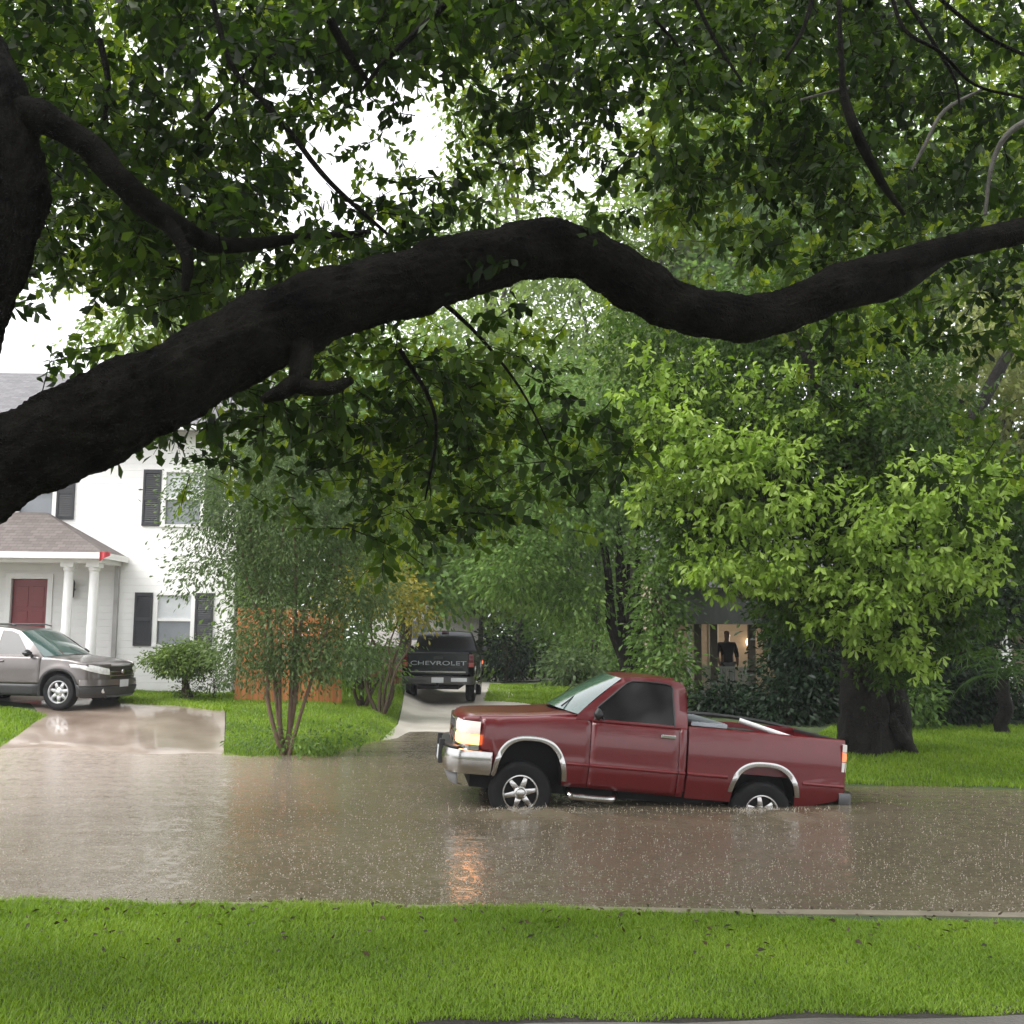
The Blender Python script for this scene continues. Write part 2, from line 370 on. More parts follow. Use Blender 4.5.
# ------------------------------------------------------------------ grass
grass_m = leaf_mat('grass_blade', (.10, .175, .014), (.175, .285, .025), (.27, .38, .045), trans=.35, rough=.5, spec=.3)
def blades(name, x, y, h, w, lean=.35, m=None, z=None):
    n = len(x); z = ground(x, y) if z is None else z
    h = h * rng.uniform(.5, 1.25, n); a = rng.uniform(0, 2*np.pi, n); f = a + np.pi/2 + rng.normal(0, .3, n)
    dx, dy = np.cos(f)*lean*h*rng.uniform(.2, 1.6, n), np.sin(f)*lean*h*rng.uniform(.2, 1.6, n)
    sx, sy = np.cos(a)*w*.5, np.sin(a)*w*.5
    v = np.empty((n, 6, 3))
    v[:, 0] = np.stack([x-sx, y-sy, z-.005], 1); v[:, 1] = np.stack([x+sx, y+sy, z-.005], 1)
    v[:, 2] = np.stack([x+dx*.35+sx*.8, y+dy*.35+sy*.8, z+h*.55], 1); v[:, 3] = np.stack([x+dx*.35-sx*.8, y+dy*.35-sy*.8, z+h*.55], 1)
    v[:, 4] = np.stack([x+dx+sx*.15, y+dy+sy*.15, z+h], 1); v[:, 5] = np.stack([x+dx-sx*.15, y+dy-sy*.15, z+h], 1)
    b = (np.arange(n)*6)[:, None]
    fs = np.stack([b + np.array([0, 1, 2, 3]), b + np.array([3, 2, 4, 5])], 1).reshape(-1, 4)
    tone = np.clip(.5 + .22*np.sin(x*2.3+1)*np.sin(y*3.1+x) + rng.normal(0, .2, n), 0, 1)
    me = np_mesh(name, v.reshape(-1, 3), fs, tone)
    return link_mesh(name, me, m or grass_m)
n = 230000
gx = rng.uniform(-4.9, 4.9, n); t = rng.uniform(0, 1, n)
gy = (SA + SB*gx) + .06 + .05*np.sin(gx*7)*np.sin(gx*3.1) + t*((KA + KB*gx) - .09 - .24*np.clip((gx-.3)/2.2, 0, 1) - (SA + SB*gx))
tall = np.where((gy > kerb_y(gx)-.45) & (gx < 1.2 + rng.normal(0, .6, n)), 1.35, 1.0) * (1 + .25*np.sin(gx*4.1)*np.sin(gy*5+gx))
g1 = blades('grass', gx, gy, .030*tall, .0058, .9)
tag(g1, 'bright green mown grass verge between the near sidewalk and the flooded street', 'grass', kind='stuff')
def pix_patch(n, poly, zf=.3):
    """random ground points inside a polygon of ground points"""
    pts = [G(px, py, z) for px, py, z in poly]; xs = [p.x for p in pts]; ys = [p.y for p in pts]
    x = rng.uniform(min(xs), max(xs), n); y = rng.uniform(min(ys), max(ys), n); ins = np.zeros(n, bool); j = len(pts)-1
    for i in range(len(pts)):
        c = ((ys[i] > y) != (ys[j] > y)) & (x < (xs[j]-xs[i])*(y-ys[i])/((ys[j]-ys[i]) or 1e-9) + xs[i]); ins ^= c; j = i
    return x[ins], y[ins]
def lawn(n, poly, h, w, label):
    x, y = pix_patch(n, poly); o = blades('grass', x, y, h, w, .6)
    tag(o, label, 'grass', kind='stuff')
lawn(90000, [(832, 790, -.07), (1120, 796, -.07), (1150, 726, .36), (830, 726, .36), (800, 760, .1)], .06, .016, 'shaded green lawn around the foot of the big tree behind the red pickup')
lawn(120000, [(222, 757, 0), (352, 757, 0), (392, 732, .15), (404, 700, .3), (398, 684, .4), (300, 684, .6), (228, 690, .6), (226, 720, .38)], .045, .012, 'bright green lawn strip between the two driveways under the slim tree')
lawn(20000, [(-40, 748, .05), (0, 743, .1), (48, 711, .45), (0, 704, .5), (-60, 702, .5)], .06, .018, 'corner of green lawn in front of the silver suv')
lawn(24000, [(118, 703, .5), (232, 706, .5), (236, 689, .64), (120, 689, .64)], .06, .02, 'narrow strip of grass along the foot of the white house')
lawn(30000, [(484, 699, .25), (600, 705, .25), (640, 690, .3), (600, 684, .3), (490, 684, .3)], .07, .03, 'sunny strip of grass beside the black pickup')
lawn(24000, [(484, 677, .3), (620, 676, .3), (640, 668, .34), (470, 668, .34)], .07, .05, 'far band of pale grass beyond the black pickup')
# dark fallen leaves lying on the verge
lf = leaf_mat('fallen_leaf', (.02, .025, .012), (.045, .03, .015), (.07, .05, .02), trans=.1)
n = 260; x = np.concatenate([rng.uniform(-4, 4, n//2), rng.normal(-2.2, .8, n//4), rng.normal(1.6, 1.0, n//4)]); y = (KA + KB*x) - .05 - np.abs(rng.normal(.2, .55, len(x)))
d = rng.normal(0, 1, (len(x), 3)); d[:, 2] *= .3
v, f = leaves_np(np.stack([x, y, .14 + .045 + rng.uniform(-.01, .012, len(x))], 1), d, .05, .028, up_bias=1.2)
o = link_mesh('fallen_leaves', np_mesh('fallen_leaves', v, f, rng.uniform(0, 1, len(x))), lf)
tag(o, 'dark fallen leaves scattered over the near grass verge', 'leaves', kind='stuff')

# rain drops bouncing off the water
n = 9500
dist = 1/np.sqrt(rng.uniform(1/19.5**2, 1/8.1**2, n)); x = rng.uniform(-.5, .5, n)*dist; y = dist
keep = (ground(x, y) < -.03) & (y > kerb_y(x)+.15); x, y = x[keep], y[keep]; n = len(x)
# thicker spray where the truck's tyres and sill push the water
m = 520; tx = np.concatenate([rng.normal(.08, .26, m//2), rng.uniform(-.8, 4.4, m//4), rng.normal(3.05, .26, m - m//2 - m//4)]); ty_ = 13.42 + .065*tx - np.abs(rng.normal(0, .16, m))
x, y = np.concatenate([x, tx]), np.concatenate([y, ty_]); n = len(x)
h = rng.gamma(1.2, .003, n) + .004; h[-m:] *= rng.uniform(1, 3.2, m); r = rng.uniform(.003, .0062, n); z = water_z(x, y)
a = np.stack([x, y, z-.003], 1); b = a + np.stack([rng.normal(0, .5, n)*h, rng.normal(0, .5, n)*h, h], 1)
v, f = sticks_np(a, b, r[:, None], r[:, None]*.35)
# a loose droplet above some jets, and a low crown round the foot
k = rng.choice(n, n//2, replace=False); c = b[k] + rng.normal(0, .012, (len(k), 3)) + np.array([0, 0, .012]); e2 = c + np.array([0, 0, 1.0])*rng.uniform(.004, .009, len(k))[:, None]
v2, f2 = sticks_np(c, e2, .0035, .002)
k = rng.choice(n, n//2, replace=False); vs3 = []; 
a3 = a[k] + np.array([0, 0, .002]); ang = rng.uniform(0, 6.28, len(k))
b3 = a3 + np.stack([np.cos(ang)*.009, np.sin(ang)*.009, np.full(len(k), .006)], 1)
v3, f3 = sticks_np(a3, b3, .004, .0015)
v = np.vstack([v, v2, v3]); f = np.vstack([f, f2 + n*8, f3 + n*8 + len(v2)])
spl = mat('splash_water', (.36, .32, .26), rough=.2, var=.1, spec=.6)
o = link_mesh('rain_splashes', np_mesh('rain_splashes', v, f), spl, smooth=True)
tag(o, 'small pale splashes of raindrops all over the brown flood water', 'splashes', kind='stuff')
# foam torn off the truck's tyres and bumper
# ------------------------------------------------------------------ vehicle materials
def paint(name, col, rough=.28, flake=0.0):
    return mat(name, col, rough=rough, metal=flake, var=.06, vscale=6, spec=.45, coat=.45)
chrome = mat('chrome', (.48, .47, .46), rough=.16, metal=1.0, var=.08, vscale=8)
dark_chrome = mat('dark_bumper', (.10, .10, .105), rough=.3, metal=.7)
steel = mat('alloy_wheel', (.55, .55, .56), rough=.3, metal=.9, var=.12, vscale=9)
rubber = mat('tyre_rubber', (.011, .011, .012), rough=.7, spec=.2, var=.25, vscale=12, bump=.2, bscale=60)
blackp = mat('black_plastic', (.018, .018, .02), rough=.45, var=.15)
under = mat('dark_underbody', (.010, .010, .011), rough=.8, var=.3)
cloth_i = mat('seat_cloth', (.05, .045, .042), rough=.9)
plate_m = mat('plate_white', (.55, .57, .6), rough=.4, var=.1)
amber = mat('amber_lens', (.8, .25, .05), rough=.12, emit=(1.0, .36, .10), estr=2.6, var=.05)
lamp_on = mat('lit_headlamp', (.55, .52, .50), rough=.12, emit=(1.0, .80, .70), estr=.2, var=.05)
lamp_off = mat('clear_lens', (.62, .62, .6), rough=.1, spec=.8, var=.12, vscale=18)
red_lens = mat('red_lens', (.10, .008, .010), rough=.12, spec=.7, var=.15)
orange_lens = mat('tail_orange', (.75, .16, .08), rough=.15, emit=(1.0, .25, .10), estr=.5)
pink_lens = mat('pink_lens', (.30, .07, .06), rough=.2)
white_lens = mat('tail_white', (.75, .72, .68), rough=.15, spec=.7)
dark_glass = mat('tinted_glass', (.010, .009, .010), rough=.09, spec=.4, var=.05)
wind_glass = mat('windshield_glass', (.045, .085, .075), rough=.02, spec=.9, var=.1, coat=.5)

def plan_path(pts, n=6): return [(p[0], p[1]) for p in smooth_path(pts, n)]
def superarc(c, w, zb, H, t, n=2.7, grow=0.0):
    cs, sn = math.cos(t), math.sin(t); q = 2/n
    return c + (w+grow)*math.copysign(abs(cs)**q, cs), zb + (H+grow)*abs(sn)**q
def arch_z(x, a, n=2.7):
    c, w, zb, H = a; u = abs(x-c)/w
    return zb + H*(1-u**n)**(1/n) if u < 1 else -9
def panel(x0, x1, zlo, zhi, yf, nx=18, nz=12, arches=()):
    xs = list(np.linspace(x0, x1, nx))
    for c, w, zb, H in arches:
        for t in np.linspace(0, math.pi, 40): xs.append(superarc(c, w, zb, H, t)[0])
        xs += [c-w-.0005, c+w+.0005, c-w+.0003, c+w-.0003]
    xs = sorted(x for x in xs if x0-1e-9 <= x <= x1+1e-9); rows = []
    for x in xs:
        zl = max([zlo(x)] + [arch_z(x, a) for a in arches]); zh = max(zhi(x), zl+.004)
        rows.append([(x, yf(x, z), z) for z in [lerp(zl, zh, k/(nz-1)) for k in range(nz)]])
    return MB().grid(rows)
def arch_trim(a, yf, zmin, grow=.058, proud=.014):
    rows = []
    for t in np.linspace(0, math.pi, 44):
        xi, zi = superarc(*a, t); xo, zo = superarc(*a, t, grow=grow); zi = max(zi, zmin); zo = max(zo, zmin); xm, zm = (xi+xo)/2, (zi+zo)/2
        s = -1
        rows.append([(xi, yf(xi, zi)+.05*1, zi), (xi, yf(xi, zi)-proud*.4, zi), (xm, yf(xm, zm)-proud, zm), (xo, yf(xo, zo)-proud*.5, zo), (xo, yf(xo, zo)+.01, zo)])
    return MB().grid(rows)
def wheel(parent, x, y, z, Rr, rim_r, width, m_rim, side=-1, spokes=6, spin=0.2, cover=None):
    """tyre with tread shoulders, dished rim with spokes and hub cap; the outer face looks towards side*y"""
    s = side; t = MB(); h = width/2
    t.lathe([(rim_r, -h*.9*s*-1), (rim_r+.012, -h*s*-1*.98), (Rr*.86, h*s*1.0), (Rr*.95, h*s*.93), (Rr*.985, h*s*.8), (Rr, h*s*.6), (Rr, 0), (Rr, -h*s*.6), (Rr*.985, -h*s*.8), (Rr*.9, -h*s), (rim_r, -h*s*.9)], seg=40)
    t.v = []; t.f = []
    prof = [(rim_r-.004, h*.72), (rim_r+.008, h*.93), (rim_r+.03, h*1.0), (Rr*.84, h*1.03), (Rr*.93, h*.97), (Rr*.98, h*.83), (Rr, h*.6), (Rr, .01), (Rr-.01, .006), (Rr-.01, -.006), (Rr, -.01), (Rr, -h*.6), (Rr*.98, -h*.83), (Rr*.9, -h), (rim_r, -h*.9)]
    t.lathe([(r, o*s) for r, o in prof], seg=44)
    for k in range(44):                                  # shoulder lugs
        a = 2*math.pi*k/44; b = a + .075
        q = [(math.cos(a), math.sin(a)), (math.cos(b), math.sin(b))]
        pts = []
        for rr, oo in ((Rr*.955, h*.955), (Rr*1.012, h*.70), (Rr*1.012, h*.35)):
            for c_, s_ in q: pts.append((rr*c_, oo*s, rr*s_))
        t.add(pts, [(0, 1, 3, 2), (2, 3, 5, 4)])
    w = empty('wheel', (x, y, z)); w.parent = parent
    t.build('tyre', rubber, w, smooth=True)
    r = MB()
    r.lathe([(rim_r+.004, h*.80*s), (rim_r+.002, h*.95*s), (rim_r-.012, h*.96*s), (rim_r-.022, h*.85*s), (rim_r-.03, h*.45*s), (rim_r-.035, -h*.5*s)], seg=40)
    hub = rim_r*.30
    for k in range(spokes):
        a0 = spin + 2*math.pi*k/spokes; rows = []
        for f in np.linspace(0, 1, 6):
            rr = lerp(hub*.8, rim_r-.02, f); wd = lerp(.42, .26, f)*rim_r*.55; off = (h*.62 + .05*rim_r*math.sin(f*math.pi))*s
            row = []
            for e, dd in ((-1, -.03), (-.75, 0), (0, .006), (.75, 0), (1, -.03)):
                u = rr*math.cos(a0) - e*wd*math.sin(a0); v_ = rr*math.sin(a0) + e*wd*math.cos(a0)
                row.append((u, off + dd*s, v_))
            rows.append(row)
        r.grid(rows)
    r.lathe([(hub*1.25, h*.5*s), (hub*1.2, h*.74*s), (hub*.9, h*.84*s), (hub*.8, h*.95*s), (hub*.5, h*1.0*s), (.001, h*1.01*s)], seg=24)
    r.build('rim', m_rim, w, smooth=True)
    d = MB().lathe([(.001, h*.3*s), (rim_r-.03, h*.3*s), (rim_r-.03, -h*.4*s), (.001, -h*.4*s)], seg=24).build('brake', under, w, smooth=True)
    return w
def letters(name, text, size, m, parent, loc, rot, depth=.004, sx=1.0, spacing=1.0):
    cu = bpy.data.curves.new(name, 'FONT'); cu.body = text; cu.size = size; cu.extrude = depth; cu.align_x = 'CENTER'; cu.align_y = 'CENTER'; cu.space_character = spacing
    t = bpy.data.objects.new(name, cu); COL.objects.link(t); dg = bpy.context.evaluated_depsgraph_get(); dg.update()
    me = bpy.data.meshes.new_from_object(t.evaluated_get(dg)); bpy.data.objects.remove(t); bpy.data.curves.remove(cu)
    o = link_mesh(name, me, m, parent); o.location = loc; o.rotation_euler = rot; o.scale = (sx, 1, 1); return o

# ------------------------------------------------------------------ pickup truck
def pickup(name, loc, rot, label, group, M, tail_text=None, arches=None, lit=False, silver=chrome):
    """x runs from the front axle back along the truck, y=-1 is the driver's side, z=0 is the road under the tyres"""
    root = empty(name, loc, rot); tag(root, label, 'pickup truck', group)
    XF, XR = -.80, 4.0; SILL = .50
    fa = (.085, .405, .40, .61); ra = (2.99, .405, .40, .535)
    ZE = lambda x: float(np.interp(x, [-.85, -.6, 0, .62], [1.205, 1.235, 1.285, 1.365]))
    def yf(x, z):
        y = .965
        if z < .78: y -= .085*((.78-z)/.30)**1.35
        if z > .78: y -= .014*min(1, (z-.78)/.02)
        if z > .98: y -= .055*((z-.98)/.335)**1.8
        if x < .1: y -= .075*((.1-x)/.9)**2.4
        return -y
    def yfen(x, z): 
        d = max(0, z-(ZE(x)-.07))/.07; return yf(x, z) + .032*d*d
    def both(mbf, nm, m, parent=root, **k):
        a = mbf(); o1 = a.build(nm, m, parent, **k); o2 = a.flipped_y().build(nm, m, parent, **k); return o1, o2
    # sides
    both(lambda: panel(-.55, .795, lambda x: SILL if x > .4 else .84 if x < -.38 else SILL, ZE, yfen, 20, 14, (fa,)), 'front_fender', M, smooth=True, solid=.012)
    both(lambda: panel(-.775, -.555, lambda x: 1.185, ZE, yfen, 8, 4), 'fender_tip', M, smooth=True, solid=.01)
    doors = both(lambda: panel(.803, 1.895, lambda x: SILL-.015*(x-.8), lambda x: 1.312, yf, 14, 14), 'door', M, smooth=True, solid=.012)
    both(lambda: panel(1.903, 1.985, lambda x: SILL-.02, lambda x: 1.312, yf, 3, 14), 'cab_corner', M, smooth=True, solid=.012)
    bedlo = lambda x: .475 if x < 3.3 else float(np.interp(x, [3.3, 3.55, 3.93, 4.0], [.475, .49, .60, .70]))
    bed = panel(2.012, 4.0, bedlo, lambda x: 1.315, yf, 26, 14, (ra,))
    # bed rail top and inner wall
    rl = MB(); rr = []
    for x in np.linspace(2.012, 4.0, 12): q_ = yf(x, 1.315); rr.append([(x, q_, 1.315), (x, q_+.012, 1.335), (x, q_+.035, 1.343), (x, q_+.06, 1.335), (x, q_+.066, .82)])
    rl.grid(rr); bed.add(rl.v, rl.f); bed.mirror_y()
    bed.box(2.0, 2.03, -.875, .875, .55, 1.325)                                     # front wall of the box
    bed.grid([[(x, y, .82) for y in (-.84, .84)] for x in (2.02, 3.97)])
    b = bed.build('bed', M, root, smooth=True)
    # moulding strip along the lower flank
    for x0, x1 in ((.52, .798), (.806, 1.89), (1.908, 1.983), (2.016, 2.515), (3.465, 3.985)):
        ml = lambda: MB().grid([[(x, yf(x, z)+o, z) for z, o in ((.755, .003), (.762, -.010), (.778, -.014), (.792, -.010), (.800, .003))] for x in np.linspace(x0, x1, 6)])
        both(ml, 'side_moulding', M, smooth=True)
    for a in (fa, ra):
        both(lambda: arch_trim(a, yf, .60 if a is ra else .56), 'wheel_arch_trim', silver, smooth=True)
        li = lambda: MB().grid([[(x_, yf(x_, max(z_, .5))+.03, max(z_, .5)), (x_, -.55, max(z_, .5))] for x_, z_ in [superarc(a[0], a[1]+.012, a[2], a[3]+.012, t) for t in np.linspace(0, math.pi, 26)]] ).add(
            [(a[0]-a[1]-.02, -.55, .45), (a[0]+a[1]+.02, -.55, .45), (a[0]+a[1]+.02, -.55, 1.03), (a[0]-a[1]-.02, -.55, 1.03)], [(0, 1, 2, 3)])
        both(li, 'wheel_well', under, smooth=True)
    ch = MB().box(-.6, 1.95, -.54, .54, .36, .98).box(1.95, 3.95, -.54, .54, .36, .80).box(.55, 2.52, -.83, .83, .50, .60).box(3.45, 3.9, -.80, .80, .55, .78)
    ch.build('chassis', under, root)
    # hood
    rows = []
    for i in range(23):
        u = i/22; row = []
        for j in range(25):
            v = -1 + 2*j/24; xn = -.865 + .10*abs(v)**2.6; xc = .62 - .27*(1-v*v); x = lerp(xn, xc, u); wd = lerp(.815, .862, min(1, u*1.6))
            z = ZE(x) + .055*(1-abs(v)**2.4) + .012*math.exp(-((abs(v)-.78)/.10)**2)*math.sin(min(1, u*3)*1.57)
            if u < .10: z -= .075*(1-u/.10)**2
            row.append((x, v*wd, z))
        rows.append(row)
    MB().grid(rows).build('hood', M, root, smooth=True, solid=.012)
    # nose: grille, lamps, bumper
    nose = plan_path([(-.845, .0), (-.84, .30), (-.82, .58), (-.79, .74), (-.75, .855), (-.70, .912), (-.63, .938), (-.555, .950)], 8)
    def seg(y0, y1=None, x1=None): return [p for p in nose if p[1] >= y0 and (y1 is None or p[1] <= y1) and (x1 is None or p[0] <= x1)]
    full = [(x, -y) for x, y in seg(0, .58)][::-1] + seg(0, .58)[1:]
    g = MB().sweep(full, [(-.05, .86), (-.05, 1.185)], True, -1); g.build('radiator_backing', under, root)
    gr = MB()
    for z0, z1 in ((.850, .885), (1.155, 1.195)): gr.sweep(full, [(-.05, z0), (.012, z0), (.02, (z0+z1)/2), (.012, z1), (-.05, z1)], True, -1)
    gr.sweep(full, [(-.05, 1.005), (.008, 1.01), (.008, 1.035), (-.05, 1.04)], True, -1)
    for k in range(6): z = .90+.045*k; gr.sweep(full, [(-.04, z), (-.008, z+.004), (-.04, z+.012)], True, -1)
    for sy in (-1, 1): gr.box(-.85, -.80, sy*.58-.016, sy*.58+.016, .86, 1.19)
    go = gr.build('grille', silver, root, smooth=True)
    MB().box(-.868, -.853, -.11, .11, .99, 1.055).build('badge', red_lens, go, bevel=.004)
    hl = seg(.60); 
    for sd in (-1, 1):
        pth = [(x, sd*y) for x, y in hl]
        if sd > 0: pass
        q = lambda prof: MB().sweep(pth, [(-o if sd > 0 else o, z) for o, z in prof], True)
        h1 = q([(-.03, 1.03), (.004, 1.032), (.014, 1.06), (.016, 1.14), (.004, 1.178), (-.03, 1.18)]).build('headlight', lamp_on if lit else lamp_off, root, smooth=True)
        q([(-.03, .905), (.004, .907), (.012, .93), (.012, 1.0), (.004, 1.022), (-.03, 1.024)]).build('turn_signal', amber if lit else orange_lens, h1, smooth=True)
        q([(-.04, .84), (.006, .842), (.006, .898), (-.04, .90)]).build('lamp_surround', silver, h1, smooth=True)
        q([(-.035, .86), (-.033, 1.18)]).build('lamp_backing', blackp, h1)
    bp = plan_path([(-.975, 0), (-.97, .35), (-.95, .65), (-.91, .82), (-.84, .92), (-.72, .968), (-.55, .985), (-.385, .985)], 8)
    bfull = [(x, -y) for x, y in bp][::-1] + bp[1:]
    fb = MB().sweep(bfull, [(-.07, .845), (-.02, .848), (.004, .835), (.012, .79), (.014, .72), (.006, .655), (-.006, .60), (-.03, .56), (-.08, .55)], True, -1).build('front_bumper', silver, root, smooth=True, solid=.006)
    MB().sweep([(x+.02, y) for x, y in bfull if abs(y) < .93], [(-.02, .855), (.006, .852), (.006, .870), (-.10, .872)], True, -1).build('bumper_step', blackp, fb, smooth=True)
    MB().sweep([(x+.07, y*.93) for x, y in bfull if abs(y) < .92], [(0, .555), (-.01, .47), (-.04, .41), (-.12, .405)], True, -1).build('air_dam', mat('valance_grey', (.14, .14, .145), rough=.5), fb, smooth=True, solid=.006)
    for sd in (-1, 1): MB().box(-1.01, -.945, sd*.40-.045, sd*.40+.045, .60, .90).build('bumper_guard', blackp, fb, bevel=.012)
    MB().box(-1.006, -.996, -.155, .155, .62, .775).build('license_plate', plate_m, fb, bevel=.003)
    # greenhouse
    ty = lambda z: -(.898 - max(0, z-1.31)*.325)
    outer = [(.60, 1.312), (.62, 1.372), (.80, 1.535), (.98, 1.695), (1.15, 1.842), (1.20, 1.862), (1.30, 1.876), (1.55, 1.886), (1.80, 1.876), (1.90, 1.858), (1.955, 1.82), (1.985, 1.75), (1.995, 1.312)]
    win = [(.845, 1.335), (.875, 1.47), (1.225, 1.785), (1.29, 1.815), (1.45, 1.825), (1.70, 1.822), (1.78, 1.805), (1.80, 1.775), (1.825, 1.335)]
    ring = fill_loops([outer, win], lambda u, v: (u, ty(v), v))
    ring.mirror_y()
    ZR = lambda x: float(np.interp(x, [p[0] for p in outer[4:12]], [p[1] for p in outer[4:12]]))
    rows = []
    for i in range(18):
        u = i/17; row = []
        for j in range(15):
            v = -1 + 2*j/14; x = lerp(1.15 - .075*(1-v*v), 1.985, u); zr = ZR(max(1.15, x)); row.append((x, -v*ty(zr), zr + .032*(1-abs(v)**2.2)*min(1, (1-u)*6+.2)))
        rows.append(row)
    ring.grid(rows)
    back = fill_loops([[(-.76, 1.755), (.76, 1.755), (.895, 1.312), (-.895, 1.312)], [(-.66, 1.70), (.66, 1.70), (.74, 1.40), (-.74, 1.40)]], lambda u, v: (1.988, u, v))
    ring.add(back.v, back.f); ring.box(1.94, 1.99, -.872, .872, .56, 1.312)
    cab = ring.build('cab_shell', M, root, smooth=True, angle=40)
    MB().box(1.975, 1.983, -.75, .75, 1.395, 1.705).build('rear_window', dark_glass, cab)
    MB().box(1.93, 1.975, -.10, .10, 1.862, 1.898).build('brake_lamp', red_lens, cab, bevel=.006)
    # windshield with black seal and wipers
    rows = []
    for i in range(9):
        u = i/8; row = []
        for j in range(17):
            v = -1 + 2*j/16; b0 = Vector((.625-.27*(1-v*v), v*.868, 1.372+.05*(1-v*v))); t0 = Vector((1.152-.075*(1-v*v), v*.73, 1.845+.030*(1-v*v)))
            p = b0.lerp(t0, u); p.x -= .02*math.sin(u*math.pi); row.append(tuple(p))
        rows.append(row)
    ws = MB().grid(rows).build('windshield', wind_glass, root, smooth=True)
    for yb in (-.55, .25):
        MB().tube([(.47-.01, yb, 1.435), (.60, yb+.12, 1.54), (.76, yb+.34, 1.665)], [.012, .009, .006], seg=5).build('wiper', blackp, ws)
    # door details
    for k, d in enumerate(doors):
        s = -1 if k == 0 else 1; F = (lambda z: ty(z)) if s < 0 else (lambda z: -ty(z))
        wq = [(.83, 1.315), (.865, 1.475), (1.22, 1.793), (1.29, 1.823), (1.45, 1.833), (1.70, 1.83), (1.79, 1.812), (1.81, 1.78), (1.838, 1.315)]
        gm = MB(); gm.poly([(u, F(v)-s*.006, v) for u, v in wq]); gm.build('side_window', dark_glass, d)
        fr = [(.835, 1.322), (.868, 1.473), (1.221, 1.790), (1.29, 1.820), (1.45, 1.830), (1.70, 1.827), (1.786, 1.809), (1.806, 1.778), (1.832, 1.322)]
        MB().tube([(u, F(v)+s*.003, v) for u, v in fr], .011, seg=5).build('window_seal', blackp, d)
        yv = lambda x, z: (yf(x, z) if s < 0 else -yf(x, z))
        MB().box(1.655, 1.845, *sorted((yv(1.7, 1.2)+s*.002, yv(1.7, 1.2)+s*.030)), 1.175, 1.222).build('door_handle', silver, d, bevel=.010)
        MB().box(.80, 1.90, *sorted((yv(1.3, 1.31)+s*-.004, yv(1.3, 1.31)+s*.010)), 1.302, 1.320).build('belt_strip', M, d, bevel=.004)
        mi = MB(); y0 = s*.955
        mrows = []
        for i in range(9):
            f = i/8; sc = math.sin(.25+f*2.6); mrows.append([(.79+.10*f + .015*math.cos(a)*0, y0 + s*(.06+.13*(.5+.5*math.cos(a))*1.0*1) , 1.40 + .075*math.sin(a)*max(.35, sc)) for a in np.linspace(0, 2*math.pi, 17)[:-1]])
        mi.grid(mrows, close=True); mi.poly(mrows[0]); mi.poly(mrows[-1])
        mo = mi.build('mirror', M if not lit else blackp, root, smooth=True)
        MB().box(.905, .93, *sorted((y0 - s*.02, y0 + s*.08)), 1.33, 1.36).build('mirror_arm', blackp, mo)
        MB().add([(.893, y0+s*.075, 1.35), (.893, y0+s*.18, 1.35), (.893, y0+s*.18, 1.45), (.893, y0+s*.075, 1.45)], [(0, 1, 2, 3)]).build('mirror_glass', dark_glass, mo)
    # tail
    tg = MB().box(3.955, 4.0, -.80, .80, .74, 1.315); tgo = tg.build('tailgate', M, root, bevel=.012)
    MB().box(4.0, 4.012, -.74, .74, .80, .83).build('trim_bar', silver, tgo, bevel=.003)
    MB().box(3.93, 4.005, -.80, .80, 1.30, 1.335).build('gate_cap', blackp, tgo, bevel=.008)
    MB().box(4.0, 4.012, -.12, .12, 1.16, 1.22).build('gate_handle', blackp, tgo, bevel=.005)
    if tail_text: letters('lettering', tail_text, .155, mat('letter_silver', (.34, .36, .39), rough=.35, metal=.2), tgo, (4.004, 0, 1.045), (R(90), 0, R(90)), sx=1.75)
    for s in (-1, 1):
        pth = [(3.95, -.948), (3.985, -.945), (4.008, -.93), (4.016, -.89), (4.016, -.815)]
        def tl(z0, z1): 
            q = MB().sweep(pth, [(-.02, z0), (.006, z0+.004), (.008, (z0+z1)/2), (.006, z1-.004), (-.02, z1)])
            return q if s < 0 else q.flipped_y()
        t1 = tl(1.075, 1.19).build('taillight', orange_lens if lit else red_lens, root, smooth=True)
        tl(1.192, 1.29).build('upper_lens', white_lens if lit else red_lens, t1, smooth=True); tl(.95, 1.073).build('lower_lens', white_lens if lit else pink_lens, t1, smooth=True)
    rb = plan_path([(4.15, 0), (4.15, .5), (4.14, .78), (4.10, .90), (4.02, .955), (3.93, .96)], 6); rbf = [(x, -y) for x, y in rb] [::-1] + rb[1:]
    rbo = MB().sweep(rbf, [(-.10, .70), (-.0, .70), (.008, .66), (.008, .55), (-.01, .50), (-.08, .49)]).build('rear_bumper', dark_chrome, root, smooth=True, solid=.005)
    MB().box(4.0, 4.16, -.40, .40, .69, .715).build('bumper_pad', blackp, rbo, bevel=.005)
    if not lit: MB().box(4.155, 4.166, .36, .78, .57, .67).build('bumper_sticker', plate_m, rbo, bevel=.003)
    MB().box(4.158, 4.166, -.16, .16, .54, .68).build('license_plate', plate_m, rbo, bevel=.002)
    MB().tube([(4.0, 0, .46), (4.26, 0, .46)], .03, seg=8).tube([(4.24, 0, .46), (4.24, 0, .54)], .028, seg=8).build('tow_hitch', under, rbo)
    # step bars
    for s in (-1, 1):
        pts = [(.56, s*.80, .46), (.60, s*.93, .405), (.70, s*.96, .395), (1.02, s*.96, .392), (1.12, s*.93, .40), (1.18, s*.80, .45)]
        MB().tube([tuple(p) for p in smooth_path(pts, 5)], .040, seg=10).build('step_bar', silver, root, smooth=True)
    # inside the cab
    MB().box(1.35, 1.78, -.72, .72, .95, 1.12).box(1.74, 1.90, -.72, .72, 1.05, 1.55).build('bench_seat', cloth_i, root, bevel=.05)
    MB().box(.58, .88, -.84, .84, 1.08, 1.33).build('dashboard', blackp, root, bevel=.04)
